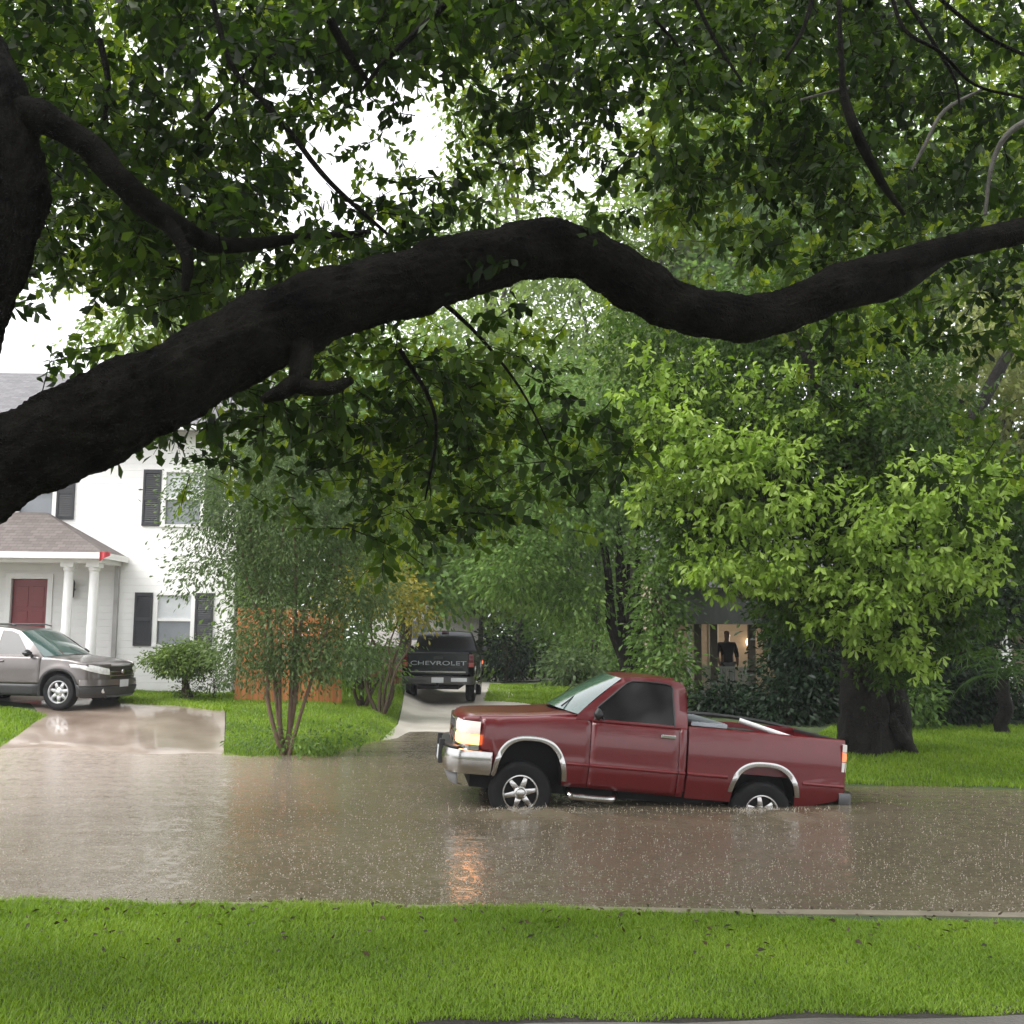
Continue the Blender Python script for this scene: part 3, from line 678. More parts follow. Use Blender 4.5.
    MB().lathe([(.185, -.012), (.20, 0), (.185, .012), (.17, 0), (.185, -.012)], seg=24, axis='X').xf(Matrix.Translation((1.02, -.40, 1.30)) @ Matrix.Rotation(R(-25), 4, 'Y')).build('steering_wheel', blackp, root, smooth=True)
    for x in (0, 2.985):
        for s in (-1, 1): wheel(root, x, s*.815, .378, .378, .215, .245, silver, s, 6, .25 if x == 0 else .7)
    return root

maroon = paint('maroon_paint', (.115, .0045, .008), .3, 0)
maroon.node_tree.nodes['Principled BSDF'].inputs['Coat Weight'].default_value = .55
TY, TP = R(5.4), R(4.75)
Mrot = Euler((0, TP, TY)).to_matrix()
w0 = P(520.5, 793.5, 13.5)
t_loc = w0 - Mrot @ Vector((0, -.94, .378))
red = pickup('pickup_truck', t_loc, (0, TP, TY), 'maroon single cab pickup with lit headlights standing hub deep in the flooded street', None, maroon, lit=True)
# load in the red truck's box: each thing rests on the box floor or its rails
TM = Matrix.Translation(t_loc) @ Mrot.to_4x4()
def in_truck(mb, name, m, label, cat, origin, **k):
    o = mb.build(name, m, None, **k); o.matrix_world = TM @ Matrix.Translation(origin); tag(o, label, cat); return o
pw = mat('white_pipe', (.72, .70, .70), rough=.35, var=.06)
in_truck(MB().tube([(0, 0, 0), (.9, -.30, -.22)], .032, seg=10), 'pipe', pw, 'white pipe slanting across the open bed of the red pickup', 'pipe', (2.82, -.30, 1.44), smooth=True)
grey_m = mat('ribbed_aluminium', (.34, .36, .40), rough=.38, metal=.6, bump=.2)
lid = MB().box(0, .46, -.80, .80, 0, .05)
for k in range(9): lid.box(.02+.05*k, .035+.05*k, -.79, .79, .052, .062)
ob = in_truck(lid, 'toolbox', grey_m, 'low grey ribbed metal toolbox lying across the red pickup bed behind the cab', 'toolbox', (2.06, 0, 1.348), bevel=.006)
bx = MB().box(.02, .44, -.78, .78, -.50, -.004).build('box_body', blackp, ob)
in_truck(MB().box(0, 1.35, .15, .75, 0, .36).box(.2, .5, -.3, .05, 0, .50).box(.75, 1.0, -.2, .1, 0, .46), 'cargo_boxes', blackp, 'black cargo cases lying low in the bed of the red pickup', 'cargo', (2.55, 0, .822), bevel=.02)
rows = []
for i in range(15):
    f = i/14; rows.append([(lerp(0, 1.95, f), .0 + .035*math.cos(a), (.075*math.sin(min(1, f*1.0)*math.pi)**.6 if f < 1 else 0) - .06*f + .028*math.sin(a)) for a in np.linspace(0, 2*math.pi, 9)[:-1]])
q = MB().grid(rows, close=True); q.poly(rows[0]); q.poly(rows[-1])
in_truck(q, 'rolled_tarp', mat('black_vinyl', (.02, .02, .022), rough=.5), 'rolled black bed cover lying along the far rail of the red pickup', 'bed cover', (2.03, .895, 1.37), smooth=True)

navy = paint('black_blue_paint', (.012, .015, .021), .22)
bp_ = P(441, 697, 30.6); 
blk = pickup('pickup_truck', (0, 0, 0), (0, 0, 0), 'black pickup seen from behind on the pale driveway, big letters across its tailgate', None, navy, tail_text='CHEVROLET')
BYAW = R(-90-1.5)
off = Euler((0, 0, BYAW)).to_matrix() @ Vector((3.0, 0, 0))
bx_, by_ = bp_.x - off.x, bp_.y - off.y
blk.location = (bx_, by_, gz(bx_, by_) - .0); blk.rotation_euler = (0, 0, BYAW)
blk.location.z = (gz(bp_.x, bp_.y) + gz(bx_, by_))/2 + .022

# ------------------------------------------------------------------ silver suv
def suv(loc, rot, label):
    """x forward from the front axle, y=-1 is the side towards the street"""
    root = empty('suv', loc, rot); tag(root, label, 'suv')
    M = mat('silver_brown_paint', (.135, .12, .115), rough=.3, metal=.55, var=.05, coat=.6, vscale=6); CL = mat('grey_cladding', (.03, .03, .032), rough=.55)
    fa = (0, .405, .22, .545); ra = (-2.62, .405, .22, .545)
    ZT = lambda x: float(np.interp(x, [-3.62, -3.3, -1.2, -.45, .2, .60, .80, .90], [1.10, 1.12, 1.06, 1.03, .98, .92, .86, .78]))
    def yf(x, z):
        y = .91
        if z < .62: y -= .04*((.62-z)/.35)**1.5
        if z > .80: y -= .05*((z-.80)/.28)**2
        if x > .25: y -= .24*((x-.25)/.65)**2.3
        if x < -2.9: y -= .10*((-2.9-x)/.7)**2
        for ax in (0, -2.62): y += .022*math.exp(-((math.hypot(x-ax, z-.36)-.47)/.07)**2)
        return -y
    def both(f, nm, m, **k): a = f(); return a.build(nm, m, root, **k), a.flipped_y().build(nm, m, root, **k)
    both(lambda: panel(-.42, .615, lambda x: .50, ZT, yf, 20, 14, (fa,)), 'front_fender', M, smooth=True, solid=.01)
    d1 = both(lambda: panel(-1.50, -.428, lambda x: .50, lambda x: 1.045, yf, 12, 14), 'door', M, smooth=True, solid=.01)
    d2 = both(lambda: panel(-2.50, -1.508, lambda x: .50, lambda x: 1.075, yf, 12, 14, (ra,)), 'door', M, smooth=True, solid=.01)
    both(lambda: panel(-3.62, -2.508, lambda x: .50, ZT, yf, 18, 14, (ra,)), 'rear_fender', M, smooth=True, solid=.01)
    both(lambda: panel(-2.2, -.42, lambda x: .27, lambda x: .495, lambda x, z: yf(x, z)-.012, 10, 5), 'sill_cladding', CL, smooth=True, solid=.012)
    for a in (fa, ra): both(lambda: arch_trim(a, yf, .26, grow=.05, proud=.012), 'wheel_arch_trim', CL, smooth=True)
    both(lambda: panel(.40, .60, lambda x: .26, lambda x: .498, lambda x, z: yf(x, z)-.010, 10, 5, (fa,)), 'bumper_corner', CL, smooth=True, solid=.01)
    MB().box(-3.5, .55, -.58, .58, .24, .86).box(-2.2, -.45, -.86, .86, .28, .55).build('chassis', under, root)
    for a in (fa, ra):
        both(lambda: MB().grid([[(x_, yf(x_, max(z_, .3))+.03, max(z_, .3)), (x_, -.55, max(z_, .3))] for x_, z_ in [superarc(a[0], a[1]+.01, a[2], a[3]+.01, t) for t in np.linspace(0, math.pi, 22)]]), 'wheel_well', under, smooth=True)
    # hood
    rows = []
    for i in range(17):
        u = i/16; row = []
        for j in range(21):
            v = -1+2*j/20; x = lerp(-.50 + .30*(1-v*v), .61 + .235*(1-abs(v)**2.2), u); wd = abs(yf(min(x, .9), .99))*.985
            z = ZT(x)*1.0 + .075*(1-abs(v)**2.5)*(1-.6*u)
            row.append((x, v*wd, z - .03*max(0, u-.85)/.15))
        rows.append(row)
    MB().grid(rows).build('hood', M, root, smooth=True, solid=.01)
    nose = plan_path([(.86, 0), (.852, .25), (.83, .42), (.785, .58), (.715, .72), (.61, .842), (.46, .888)], 8)
    full = [(x, -y) for x, y in nose][::-1] + nose[1:]
    gp = [p for p in full if abs(p[1]) < .43]
    g = MB().sweep(gp, [(-.02, .60), (-.01, .85)]).build('grille', blackp, root)
    gb = MB()
    for z in (.655, .735): gb.sweep(gp, [(-.02, z), (.014, z+.006), (.016, z+.022), (-.02, z+.03)])
    gb.build('grille_bar', chrome, g, smooth=True)
    MB().lathe([(.001, .022), (.045, .02), (.05, 0)], seg=16, axis='X').xf(Matrix.Translation((.865, 0, .745))).build('badge', chrome, g, smooth=True)
    for s in (-1, 1):
        pth = [(x, y) for x, y in nose if y >= .40] + [(.36, .905), (.26, .916)]; rows = []
        for i, (x, y) in enumerate(pth):
            f = i/(len(pth)-1); zl = lerp(.69, .84, f**1.5); zh = lerp(.835, .905, min(1, f*1.3)); ins = .05*(1-f)
            rows.append([(x-.03, s*(y-.03), zl-.005), (x+.006, s*(y+.008), zl), (x+.006, s*(y+.012), lerp(zl, zh, .5)), (x-.02-ins*.3, s*(y-.004-ins*.2), zh), (x-.06-ins, s*(y-.04), zh+.01)])
        MB().grid(rows).build('headlight', lamp_off, root, smooth=True)
        MB().sweep([(x, s*y) for x, y in nose if y >= .36][::s], [(-.03, .60), (-.012, .60), (-.012, .72), (-.03, .90)]).build('nose_panel', M, root, smooth=True)
    fb = MB().sweep(full, [(-.03, .60), (.02, .598), (.03, .54), (.035, .48), (.02, .47)]).build('front_bumper', M, root, smooth=True, solid=.01)
    MB().sweep(full, [(.02, .468), (.04, .45), (.04, .40), (.01, .30), (-.06, .235), (-.2, .23)]).build('bumper_skirt', CL, fb, smooth=True, solid=.01)
    MB().sweep([p for p in full if abs(p[1]) < .5], [(-.06, .30), (-.0, .265), (.03, .25), (-.05, .235)]).build('skid_plate', steel, fb, smooth=True)
    MB().box(.90, .91, -.155, .155, .44, .585).build('license_plate', plate_m, fb, bevel=.003)
    for s in (-1, 1): MB().lathe([(.001, .01), (.05, .01), (.055, -.02)], seg=16, axis='X').xf(Matrix.Translation((.81, s*.58, .38))).build('fog_lamp', lamp_off, fb, smooth=True)
    # greenhouse
    ty = lambda z: -(.855 - max(0, z-1.03)*.42)
    outer = [(-.36, 1.02), (-.40, 1.045), (-.75, 1.33), (-1.08, 1.545), (-1.30, 1.60), (-1.8, 1.64), (-2.5, 1.63), (-3.1, 1.575), (-3.38, 1.50), (-3.62, 1.10), (-2.0, 1.06)]
    w1 = [(-.72, 1.075), (-.78, 1.13), (-1.12, 1.49), (-1.28, 1.545), (-1.50, 1.56), (-1.50, 1.075)]
    w2 = [(-1.58, 1.078), (-1.58, 1.563), (-2.0, 1.57), (-2.42, 1.56), (-2.52, 1.09)]
    w3 = [(-2.62, 1.12), (-2.56, 1.55), (-3.0, 1.51), (-3.22, 1.42), (-3.30, 1.14)]
    ring = fill_loops([outer, w1, w2, w3], lambda u, v: (u, ty(v), v)); ring.mirror_y()
    ox, oz = [-p[0] for p in outer[3:9]], [p[1] for p in outer[3:9]]
    rows = []
    for i in range(16):
        u = i/15; row = []
        for j in range(13):
            v = -1+2*j/12; x = lerp(-1.08+.10*(1-v*v), -3.38, u); zr = float(np.interp(-min(x, -1.08), ox, oz)); row.append((x, -v*ty(zr), zr+.035*(1-abs(v)**2.2)*min(1, u*5+.5)))
        rows.append(row)
    ring.grid(rows); ring.grid([[(-3.38, y*.66, 1.50) for y in (-1, 1)], [(-3.62, y*.82, 1.10) for y in (-1, 1)], [(-3.66, y*.85, .45) for y in (-1, 1)]])
    shell = ring.build('cab_shell', M, root, smooth=True, angle=40)
    F = lambda s, v: ty(v) if s < 0 else -ty(v)
    for s in (-1, 1):
        for wq in (w1, w2, w3): 
            c = (sum(p[0] for p in wq)/len(wq), sum(p[1] for p in wq)/len(wq))
            q = [(c[0]+(u-c[0])*1.04, c[1]+(v-c[1])*1.04) for u, v in wq]
            MB().poly([(u, F(s, v)-s*.005, v) for u, v in q]).build('side_window', dark_glass, shell)
        rl = MB().tube([(-1.25, s*.60, 1.66), (-1.4, s*.60, 1.695), (-2.7, s*.60, 1.69), (-2.9, s*.60, 1.655)], .016, seg=6).build('roof_rail', blackp, shell, smooth=True)
    rows = []
    for i in range(8):
        u = i/7; row = []
        for j in range(15):
            v = -1+2*j/14; b0 = Vector((-.385+.26*(1-v*v), v*.84, 1.04+.05*(1-v*v))); t0 = Vector((-1.085+.10*(1-v*v), v*.635, 1.55+.033*(1-v*v))); row.append(tuple(b0.lerp(t0, u)))
        rows.append(row)
    MB().grid(rows).build('windshield', wind_glass, root, smooth=True)
    for k, s in ((0, -1), (1, 1)):
        mi = MB(); rows = []
        for i in range(7):
            f = i/6; rows.append([(-.62-.10*f, s*(.99+.10*math.cos(a)), 1.115+.075*math.sin(a)*max(.4, math.sin(.3+f*2.5))) for a in np.linspace(0, 2*math.pi, 13)[:-1]])
        mi.grid(rows, close=True).poly(rows[0]).poly(rows[-1]); mo = mi.build('mirror', blackp, root, smooth=True)
        MB().box(-.70, -.64, *sorted((s*.84, s*.93)), 1.06, 1.09).build('mirror_arm', blackp, mo)
        for dd, hx in ((d1, -1.36), (d2, -2.36)):
            MB().box(hx-.10, hx+.10, *sorted((yf(hx, .95)*-s*1.0, (yf(hx, .95)*-s) + s*.028)), .93, .965).build('door_handle', M, dd[k], bevel=.01)
    for s in (-1, 1): MB().box(-3.68, -3.60, *sorted((s*.60, s*.80)), .95, 1.45).build('taillight', red_lens, root, bevel=.02)
    MB().box(-3.80, -3.60, -.82, .82, .40, .68).build('rear_bumper', CL, root, bevel=.05)
    MB().box(-2.1, -.9, -.70, .70, .55, .80).box(-1.65, -1.5, -.62, -.15, .8, 1.35).box(-1.65, -1.5, .15, .62, .8, 1.35).build('front_seats', cloth_i, root, bevel=.04)
    for x in (0, -2.62):
        for s in (-1, 1): wheel(root, x, s*.785, .35, .35, .225, .225, steel, s, 7, .2)
    return root
wp = P(57, 710, 22.6)
a_s = R(-12)
off = Euler((0, 0, a_s)).to_matrix() @ Vector((0, -.89, 0))
sz = 1.02
sroot = suv((wp.x-off.x*sz, wp.y-off.y*sz, wp.z), (0, 0, a_s), 'silver brown suv parked on the wet driveway in front of the white house porch')
sroot.scale = (sz, sz, sz)
# ------------------------------------------------------------------ building materials
def siding_mat(name, c, pitch=.165, rough=.55):
    m = mat(name, c, rough=rough, var=.04, vscale=2.5, spec=.3); nt = m.node_tree; b = nt.nodes['Principled BSDF']
    tc = nt.nodes.new('ShaderNodeTexCoord'); sp = nt.nodes.new('ShaderNodeSeparateXYZ'); nt.links.new(tc.outputs['Object'], sp.inputs[0])
    d = nt.nodes.new('ShaderNodeMath'); d.operation = 'DIVIDE'; d.inputs[1].default_value = pitch; nt.links.new(sp.outputs['Z'], d.inputs[0])
    f = nt.nodes.new('ShaderNodeMath'); f.operation = 'FRACT'; nt.links.new(d.outputs[0], f.inputs[0])
    iv = nt.nodes.new('ShaderNodeMath'); iv.operation = 'SUBTRACT'; iv.inputs[0].default_value = 1; nt.links.new(f.outputs[0], iv.inputs[1])
    bp = nt.nodes.new('ShaderNodeBump'); bp.inputs['Strength'].default_value = .9; bp.inputs['Distance'].default_value = .02
    nt.links.new(iv.outputs[0], bp.inputs['Height']); nt.links.new(bp.outputs['Normal'], b.inputs['Normal']); return m
def shingle_mat(name, c1, c2):
    m = mat(name, c1, rough=.75, spec=.25); nt = m.node_tree; b = nt.nodes['Principled BSDF']
    tc = nt.nodes.new('ShaderNodeTexCoord'); br = nt.nodes.new('ShaderNodeTexBrick'); nt.links.new(tc.outputs['Object'], br.inputs['Vector'])
    br.inputs['Color1'].default_value = tuple(c1)+(1,); br.inputs['Color2'].default_value = tuple(c2)+(1,); br.inputs['Mortar'].default_value = tuple(k*.5 for k in c1)+(1,)
    br.inputs['Scale'].default_value = 3.2; br.inputs['Mortar Size'].default_value = .012; br.inputs['Brick Width'].default_value = .6; br.inputs['Row Height'].default_value = .3
    nt.links.new(br.outputs['Color'], b.inputs['Base Color']); return m
def bricks_mat(name, c1, c2, mortar):
    m = mat(name, c1, rough=.8, spec=.2); nt = m.node_tree; b = nt.nodes['Principled BSDF']
    tc = nt.nodes.new('ShaderNodeTexCoord'); mp = nt.nodes.new('ShaderNodeMapping'); mp.inputs['Rotation'].default_value = (R(90), 0, 0); nt.links.new(tc.outputs['Object'], mp.inputs['Vector'])
    br = nt.nodes.new('ShaderNodeTexBrick'); nt.links.new(mp.outputs['Vector'], br.inputs['Vector'])
    br.inputs['Color1'].default_value = tuple(c1)+(1,); br.inputs['Color2'].default_value = tuple(c2)+(1,); br.inputs['Mortar'].default_value = tuple(mortar)+(1,)
    br.inputs['Scale'].default_value = 4.5; br.inputs['Mortar Size'].default_value = .015
    nt.links.new(br.outputs['Color'], b.inputs['Base Color']); return m
white_sid = siding_mat('white_siding', (.80, .79, .77)); white_trim = mat('white_trim', (.82, .81, .79), rough=.4, var=.04)
shing = shingle_mat('grey_shingle', (.12, .117, .122), (.18, .174, .18)); shing2 = shingle_mat('brown_shingle', (.115, .096, .09), (.16, .138, .128))
shut = mat('shutter_black', (.022, .023, .027), rough=.5); door_red = mat('red_door', (.20, .028, .030), rough=.35, var=.06)
pane_m = mat('window_pane', (.16, .175, .19), rough=.04, spec=.8, var=.2, vscale=1.2); blind_m = mat('window_blind', (.55, .57, .58), rough=.5, var=.06)

def wall_with_holes(x0, x1, z0, z1, y, holes, th=.18):
    """front wall facing -y with rectangular openings and their reveals"""
    mb = fill_loops([[(x0, z0), (x1, z0), (x1, z1), (x0, z1)]] + [[(a, c), (b, c), (b, d), (a, d)] for a, b, c, d in holes], lambda u, v: (u, y, v))
    for a, b, c, d in holes:
        mb.add([(a, y, c), (b, y, c), (b, y, d), (a, y, d), (a, y+th, c), (b, y+th, c), (b, y+th, d), (a, y+th, d)], [(0, 1, 5, 4), (1, 2, 6, 5), (2, 3, 7, 6), (3, 0, 4, 7)])
    return mb
def window(parent, a, b, c, d, y, shutters=True, blind=True):
    """double hung window filling an opening, with sill and louvred shutters"""
    t = .055; f = MB().box(a-.04, b+.04, y-.03, y+.05, d-.01, d+.07).box(a-.04, b+.04, y-.05, y+.05, c-.05, c+.01)
    f.box(a-.04, a+t, y-.025, y+.05, c+.01, d-.01).box(b-t, b+.04, y-.025, y+.05, c+.01, d-.01); zm = (c+d)/2
    f.box(a+t, b-t, y-.005, y+.055, zm-.03, zm+.03)
    w = f.build('window', white_trim, parent)
    MB().box(a+t, b-t, y+.07, y+.08, c+.01, zm-.02).build('pane', pane_m, w); MB().box(a+t, b-t, y+.035, y+.045, zm+.02, d-.01).build('upper_pane', blind_m if blind else pane_m, w)
    if shutters:
        for s0 in (a-.04-.47, b+.04):
            s = MB().box(s0+.01, s0+.06, y-.04, y-.003, c-.03, d+.05).box(s0+.39, s0+.44, y-.04, y-.003, c-.03, d+.05)
            for z0, z1 in ((c-.03, c+.06), (zm-.04, zm+.05), (d-.04, d+.05)): s.box(s0+.06, s0+.39, y-.038, y-.005, z0, z1)
            k = int((d-c)/.055)
            for i in range(k):
                z = c + .06 + i*(d-c-.1)/k; s.add([(s0+.06, y-.034, z), (s0+.39, y-.034, z), (s0+.39, y-.012, z+.05), (s0+.06, y-.012, z+.05)], [(0, 1, 2, 3)])
            s.box(s0+.055, s0+.395, y-.010, y-.004, c, d)
            s.build('shutter', shut, w)
    return w

# ------------------------------------------------------------------ white two-storey house
HY = 26.6
h0 = P(230, 692, HY); HXR = h0.x; HZ0 = gz(HXR-2, HY) - .1
house = empty('white_house', (HXR-6, HY, HZ0)); tag(house, 'white clapboard two storey house with black shutters, grey roof and a red front door', 'house')
def hx(px, py=620): return P(px, py, HY).x - (HXR-6)
def hz(py, px=180): return P(px, py, HY).z - HZ0
lw = (hx(155), hx(193), hz(645), hz(595)); uw = (hx(163.5, 500), hx(203, 500), hz(525), hz(472)); uw2 = (hx(17, 500), hx(55, 500), hz(518, 60), hz(465, 60))
dr = (hx(10, 600), hx(48, 600), .25, hz(578, 30)); top = hz(425); xl = -9.0
wl = wall_with_holes(xl, 6, 0, top, 0, [lw, uw, uw2, dr]); 
wl.add([(6, 0, 0), (6, 6.5, 0), (6, 6.5, top), (6, 0, top), (xl, 0, 0), (xl, 6.5, 0), (xl, 6.5, top), (xl, 0, top)], [(0, 1, 2, 3), (4, 7, 6, 5), (1, 5, 6, 2)])
rz = hz(368, 40)*1.06; wl.add([(6, 0, top), (6, 6.5, top), (6, 3.25, rz-.1)], [(0, 1, 2)])
wall_o = wl.build('wall', white_sid, house)
for wn in (lw, uw, uw2): window(house, *wn, 0)
MB().box(5.88, 6.03, -.02, .10, 0, top).build('corner_board', white_trim, house)
rf = MB(); ov = .45
rf.add([(xl-.3, -ov, top-.12), (6+.35, -ov, top-.12), (6+.35, 3.25, rz+.15), (xl-.3, 3.25, rz+.15), (xl-.3, 6.5+ov, top-.12), (6.35, 6.5+ov, top-.12)], [(0, 1, 2, 3), (3, 2, 5, 4)])
rfo = rf.build('roof', shing, house, solid=.12)
MB().box(xl-.3, 6.35, -ov-.14, -ov, top-.22, top-.08).build('gutter', white_trim, rfo, bevel=.02)
d = MB().box(dr[0]+.03, dr[1]-.03, .08, .13, dr[2]+.02, dr[3]-.03)
w_ = dr[1]-dr[0]
for i in range(2):
    for z0, z1 in ((.2, .95), (1.1, 1.75), (1.85, dr[3]-dr[2]-.2)):
        x0 = dr[0]+.12+i*(w_-.16)/2; d.box(x0, x0+(w_-.34)/2, .065, .078, dr[2]+z0, dr[2]+z1)
do = d.build('door', door_red, house, bevel=.006)
MB().lathe([(.001, -.07), (.03, -.06), (.035, -.03), (.012, 0)], seg=12).xf(Matrix.Translation((dr[1]-.12, .08, dr[2]+1.0))).build('handle', chrome, do, smooth=True)
df = MB()
df.box(dr[0]-.11, dr[0]+.02, -.035, .06, dr[2]-.1, dr[3]+.11).box(dr[1]-.02, dr[1]+.11, -.035, .06, dr[2]-.1, dr[3]+.11).box(dr[0]+.02, dr[1]-.02, -.033, .06, dr[3]-.02, dr[3]+.108)
df.build('door_frame', white_trim, do)
# porch: slab, columns, beam, hip roof
PY = -1.15
def px_(px, py=600): return P(px, py, HY+PY).x - (HXR-6)
def pz_(py, px=60): return P(px, py, HY+PY).z - HZ0
cx1, cx2 = px_(67.5), px_(93); bz = pz_(563, 80); porch = MB().box(xl+2, cx2+.35, PY-.25, -.01, -.4, .22).build('porch_slab', conc2, house)
for cx in (cx2, cx1, px_(-60)):
    c = MB().box(cx-.16, cx+.16, PY-.16, PY+.16, .22, .36).box(cx-.15, cx+.15, PY-.15, PY+.15, bz-.10, bz)
    c.lathe([(.13, .36), (.135, .44), (.115, .50), (.105, bz-.2), (.13, bz-.16), (.13, bz-.10)], seg=20, axis='Z', c=(cx, PY, 0)); c.build('porch_column', white_trim, house, smooth=True, angle=30)
MB().box(xl+2, cx2+.22, PY-.13, PY+.13, bz, bz+.22).box(cx2-.04, cx2+.22, PY+.13, -.02, bz, bz+.22).build('porch_beam', white_trim, house)
ex, ez = px_(112, 555), bz+.20; ap = (px_(28, 522), pz_(520, 28)+.28)
pr = MB(); A = (xl+1.5, PY-.45, ez); B = (ex, PY-.45, ez); C = (ex, -.03, ez); D = (ap[0], PY+.95, ap[1]); E = (xl+3, PY+.95, ap[1]); D2 = (ap[0], -.02, ap[1])
pr.add([A, B, C, D, D2, E], [(0, 1, 3, 5), (1, 2, 4, 3), (5, 3, 4)])
pro = pr.build('porch_roof', shing2, house, solid=.08)
MB().box(xl+1.5, ex, PY-.47, PY-.44, ez-.12, ez+.02).box(ex-.03, ex, PY-.44, -.03, ez-.12, ez+.02).build('fascia', white_trim, pro)
MB().add([(xl+1.5, PY-.42, ez-.10), (ex-.02, PY-.42, ez-.10), (ex-.02, -.02, ez-.10), (xl+1.5, -.02, ez-.10)], [(0, 1, 2, 3)]).build('ceiling', white_trim, pro)
# red pennant at the porch corner
fl = MB(); rows = []
for i in range(7):
    f = i/6; rows.append([(ex-.05+.02*math.sin(f*7), PY-.5-.02*f, ez+.06-.05*f), (ex-.02+.30*f*.6+.02*math.sin(f*9), PY-.52, ez+.10-.30*f), ])
rg = MB().grid([[(ex-.10+.24*u, PY-.50+.03*math.sin(u*9), ez+.04-.02*u-.22*v*(1-.7*u)) for v in np.linspace(0, 1, 5)] for u in np.linspace(0, 1, 9)]).build('pennant', mat('red_cloth', (.42, .05, .06), rough=.8), None, solid=.006)
rg.location = house.location; tag(rg, 'small red pennant hanging from the corner of the porch gutter', 'pennant')
# downpipe, wall lantern
MB().box(hx(116)-.05, hx(116)+.05, -.10, -.005, 0, bz+.25).build('downpipe', mat('grey_pipe', (.38, .37, .36), rough=.5), house)
lx = hx(74, 595); ln = MB().box(lx-.03, lx+.03, -.16, -.005, bz-.60, bz-.55).lathe([(.001, bz-.30), (.06, bz-.36), (.085, bz-.42), (.07, bz-.75), (.03, bz-.80), (.001, bz-.84)], seg=8, axis='Z', c=(lx, -.17, 0))
ln.build('wall_lantern', shut, house)

# orange cedar fence beside the house
cedar = mat('cedar_boards', (.30, .10, .030), rough=.7, col2=(.55, .21, .07), vscale=1.0, stretch=(7.4, .1, .35), bump=.3, detail=3)
f0, f1 = P(234, 699, 25.2), P(338, 695, 25.8)
fz = gz(f0.x, f0.y); L_ = (f1-f0).length; ang = math.atan2(f1.y-f0.y, f1.x-f0.x)
fen = empty('wooden_fence', (f0.x, f0.y, fz), (0, 0, ang)); tag(fen, 'orange cedar board fence beside the white house, half hidden by the slim tree', 'fence')
fb = MB(); x = 0; rnd = random.Random(3); fh = P(234, 608, 25.2).z - fz
while x < L_:
    wd = .135; fb.box(x+.006, x+wd-.006, rnd.uniform(-.006, .006), .022, -.1, fh+rnd.uniform(-.03, .02)); x += wd
fb.build('fence_boards', cedar, fen)
MB().box(0, L_, .024, .07, .35, .44).box(0, L_, .024, .07, fh-.45, fh-.36).build('rail', cedar, fen)
for k in range(3): MB().box(.02+k*(L_-.14)/2, .11+k*(L_-.14)/2, .072, .16, -.2, fh-.05).build('fence_post', cedar, fen)

# ------------------------------------------------------------------ low house behind the black pickup
gh0 = P(395, 690, 44); gx0, gy0 = gh0.x, 44.0; gz0 = gz(gx0, gy0)
gar = empty('far_house', (gx0, gy0, gz0)); tag(gar, 'low brick house with a pale grey roof beyond the black pickup', 'house')
bwall = bricks_mat('pink_brick', (.30, .17, .13), (.38, .24, .18), (.42, .38, .34))
gw = P(440, 640, 44).x - gx0; eh = P(400, 645, 44).z - gz0; rh = P(440, 606, 44).z - gz0
MB().box(-.6, gw+1.0, 0, 6, -.3, eh).build('wall', bwall, gar)
MB().add([(-1.1, -.5, eh-.05), (gw+1.5, -.5, eh-.05), (gw+1.5, 3, rh+.3), (-1.1, 3, rh+.3), (-1.1, 6.5, eh-.05), (gw+1.5, 6.5, eh-.05)], [(0, 1, 2, 3), (3, 2, 5, 4)]).build('roof', shingle_mat('pale_shingle', (.33, .30, .29), (.40, .37, .36)), gar, solid=.1)
MB().box(.1, 1.3, -.04, -.003, .8, 1.9).build('window', pane_m, gar)
# terracotta mound of pavers beside the driveway
q = P(386, 690, 33); pl = MB(); rnd = random.Random(4)
for r_ in range(5):
    for c_ in range(5-r_//2): pl.box(q.x-.55+c_*.22+.05*r_, q.x-.55+c_*.22+.05*r_+.205, q.y-.1+rnd.uniform(-.02, .02), q.y+.12, gz(q.x, q.y)+r_*.105, gz(q.x, q.y)+r_*.105+.1)
o = pl.build('paver_stack', mat('terracotta', (.36, .15, .10), rough=.8, var=.25, vscale=6), None, bevel=.008); tag(o, 'stack of terracotta bricks beside the left side of the black pickup', 'bricks')

# ------------------------------------------------------------------ porch house on the right, deep in the trees
RY = 27.5
r0 = P(690, 705, RY); rx0 = r0.x; rz0 = gz(rx0+2, RY)
rh_ = empty('porch_house', (rx0, RY, rz0)); tag(rh_, 'shaded grey house with an open porch behind the bed of the red pickup', 'house')
def qx(px, py=640, d=RY): return P(px, py, d).x - rx0
def qz(py, px=720, d=RY): return P(px, py, d).z - rz0
cream = siding_mat('cream_siding', (.36, .29, .22)); gtrim = mat('grey_fascia', (.17, .175, .175), rough=.6, var=.15, vscale=1.5, stretch=(4, 1, 1)); brown = mat('brown_post', (.10, .075, .06), rough=.6)
fz_ = .04                                  # porch floor
XR_ = 13.0; ce = qz(624, 700)
MB().box(-.4, XR_, 2.6, 8, -.2, ce+1.6).build('wall', cream, rh_)
MB().box(-.4, XR_, -.05, 2.6, -.2, fz_).build('porch_floor', mat('porch_boards', (.20, .19, .18), rough=.6), rh_)
MB().box(-.7, XR_+.3, -.30, -.12, ce, qz(590, 700)).build('porch_fascia', gtrim, rh_)
MB().add([(-.7, -.12, ce+.02), (XR_+.3, -.12, ce+.02), (XR_+.3, 2.6, ce+.05), (-.7, 2.6, ce+.05)], [(0, 1, 2, 3)]).build('porch_ceiling', gtrim, rh_)
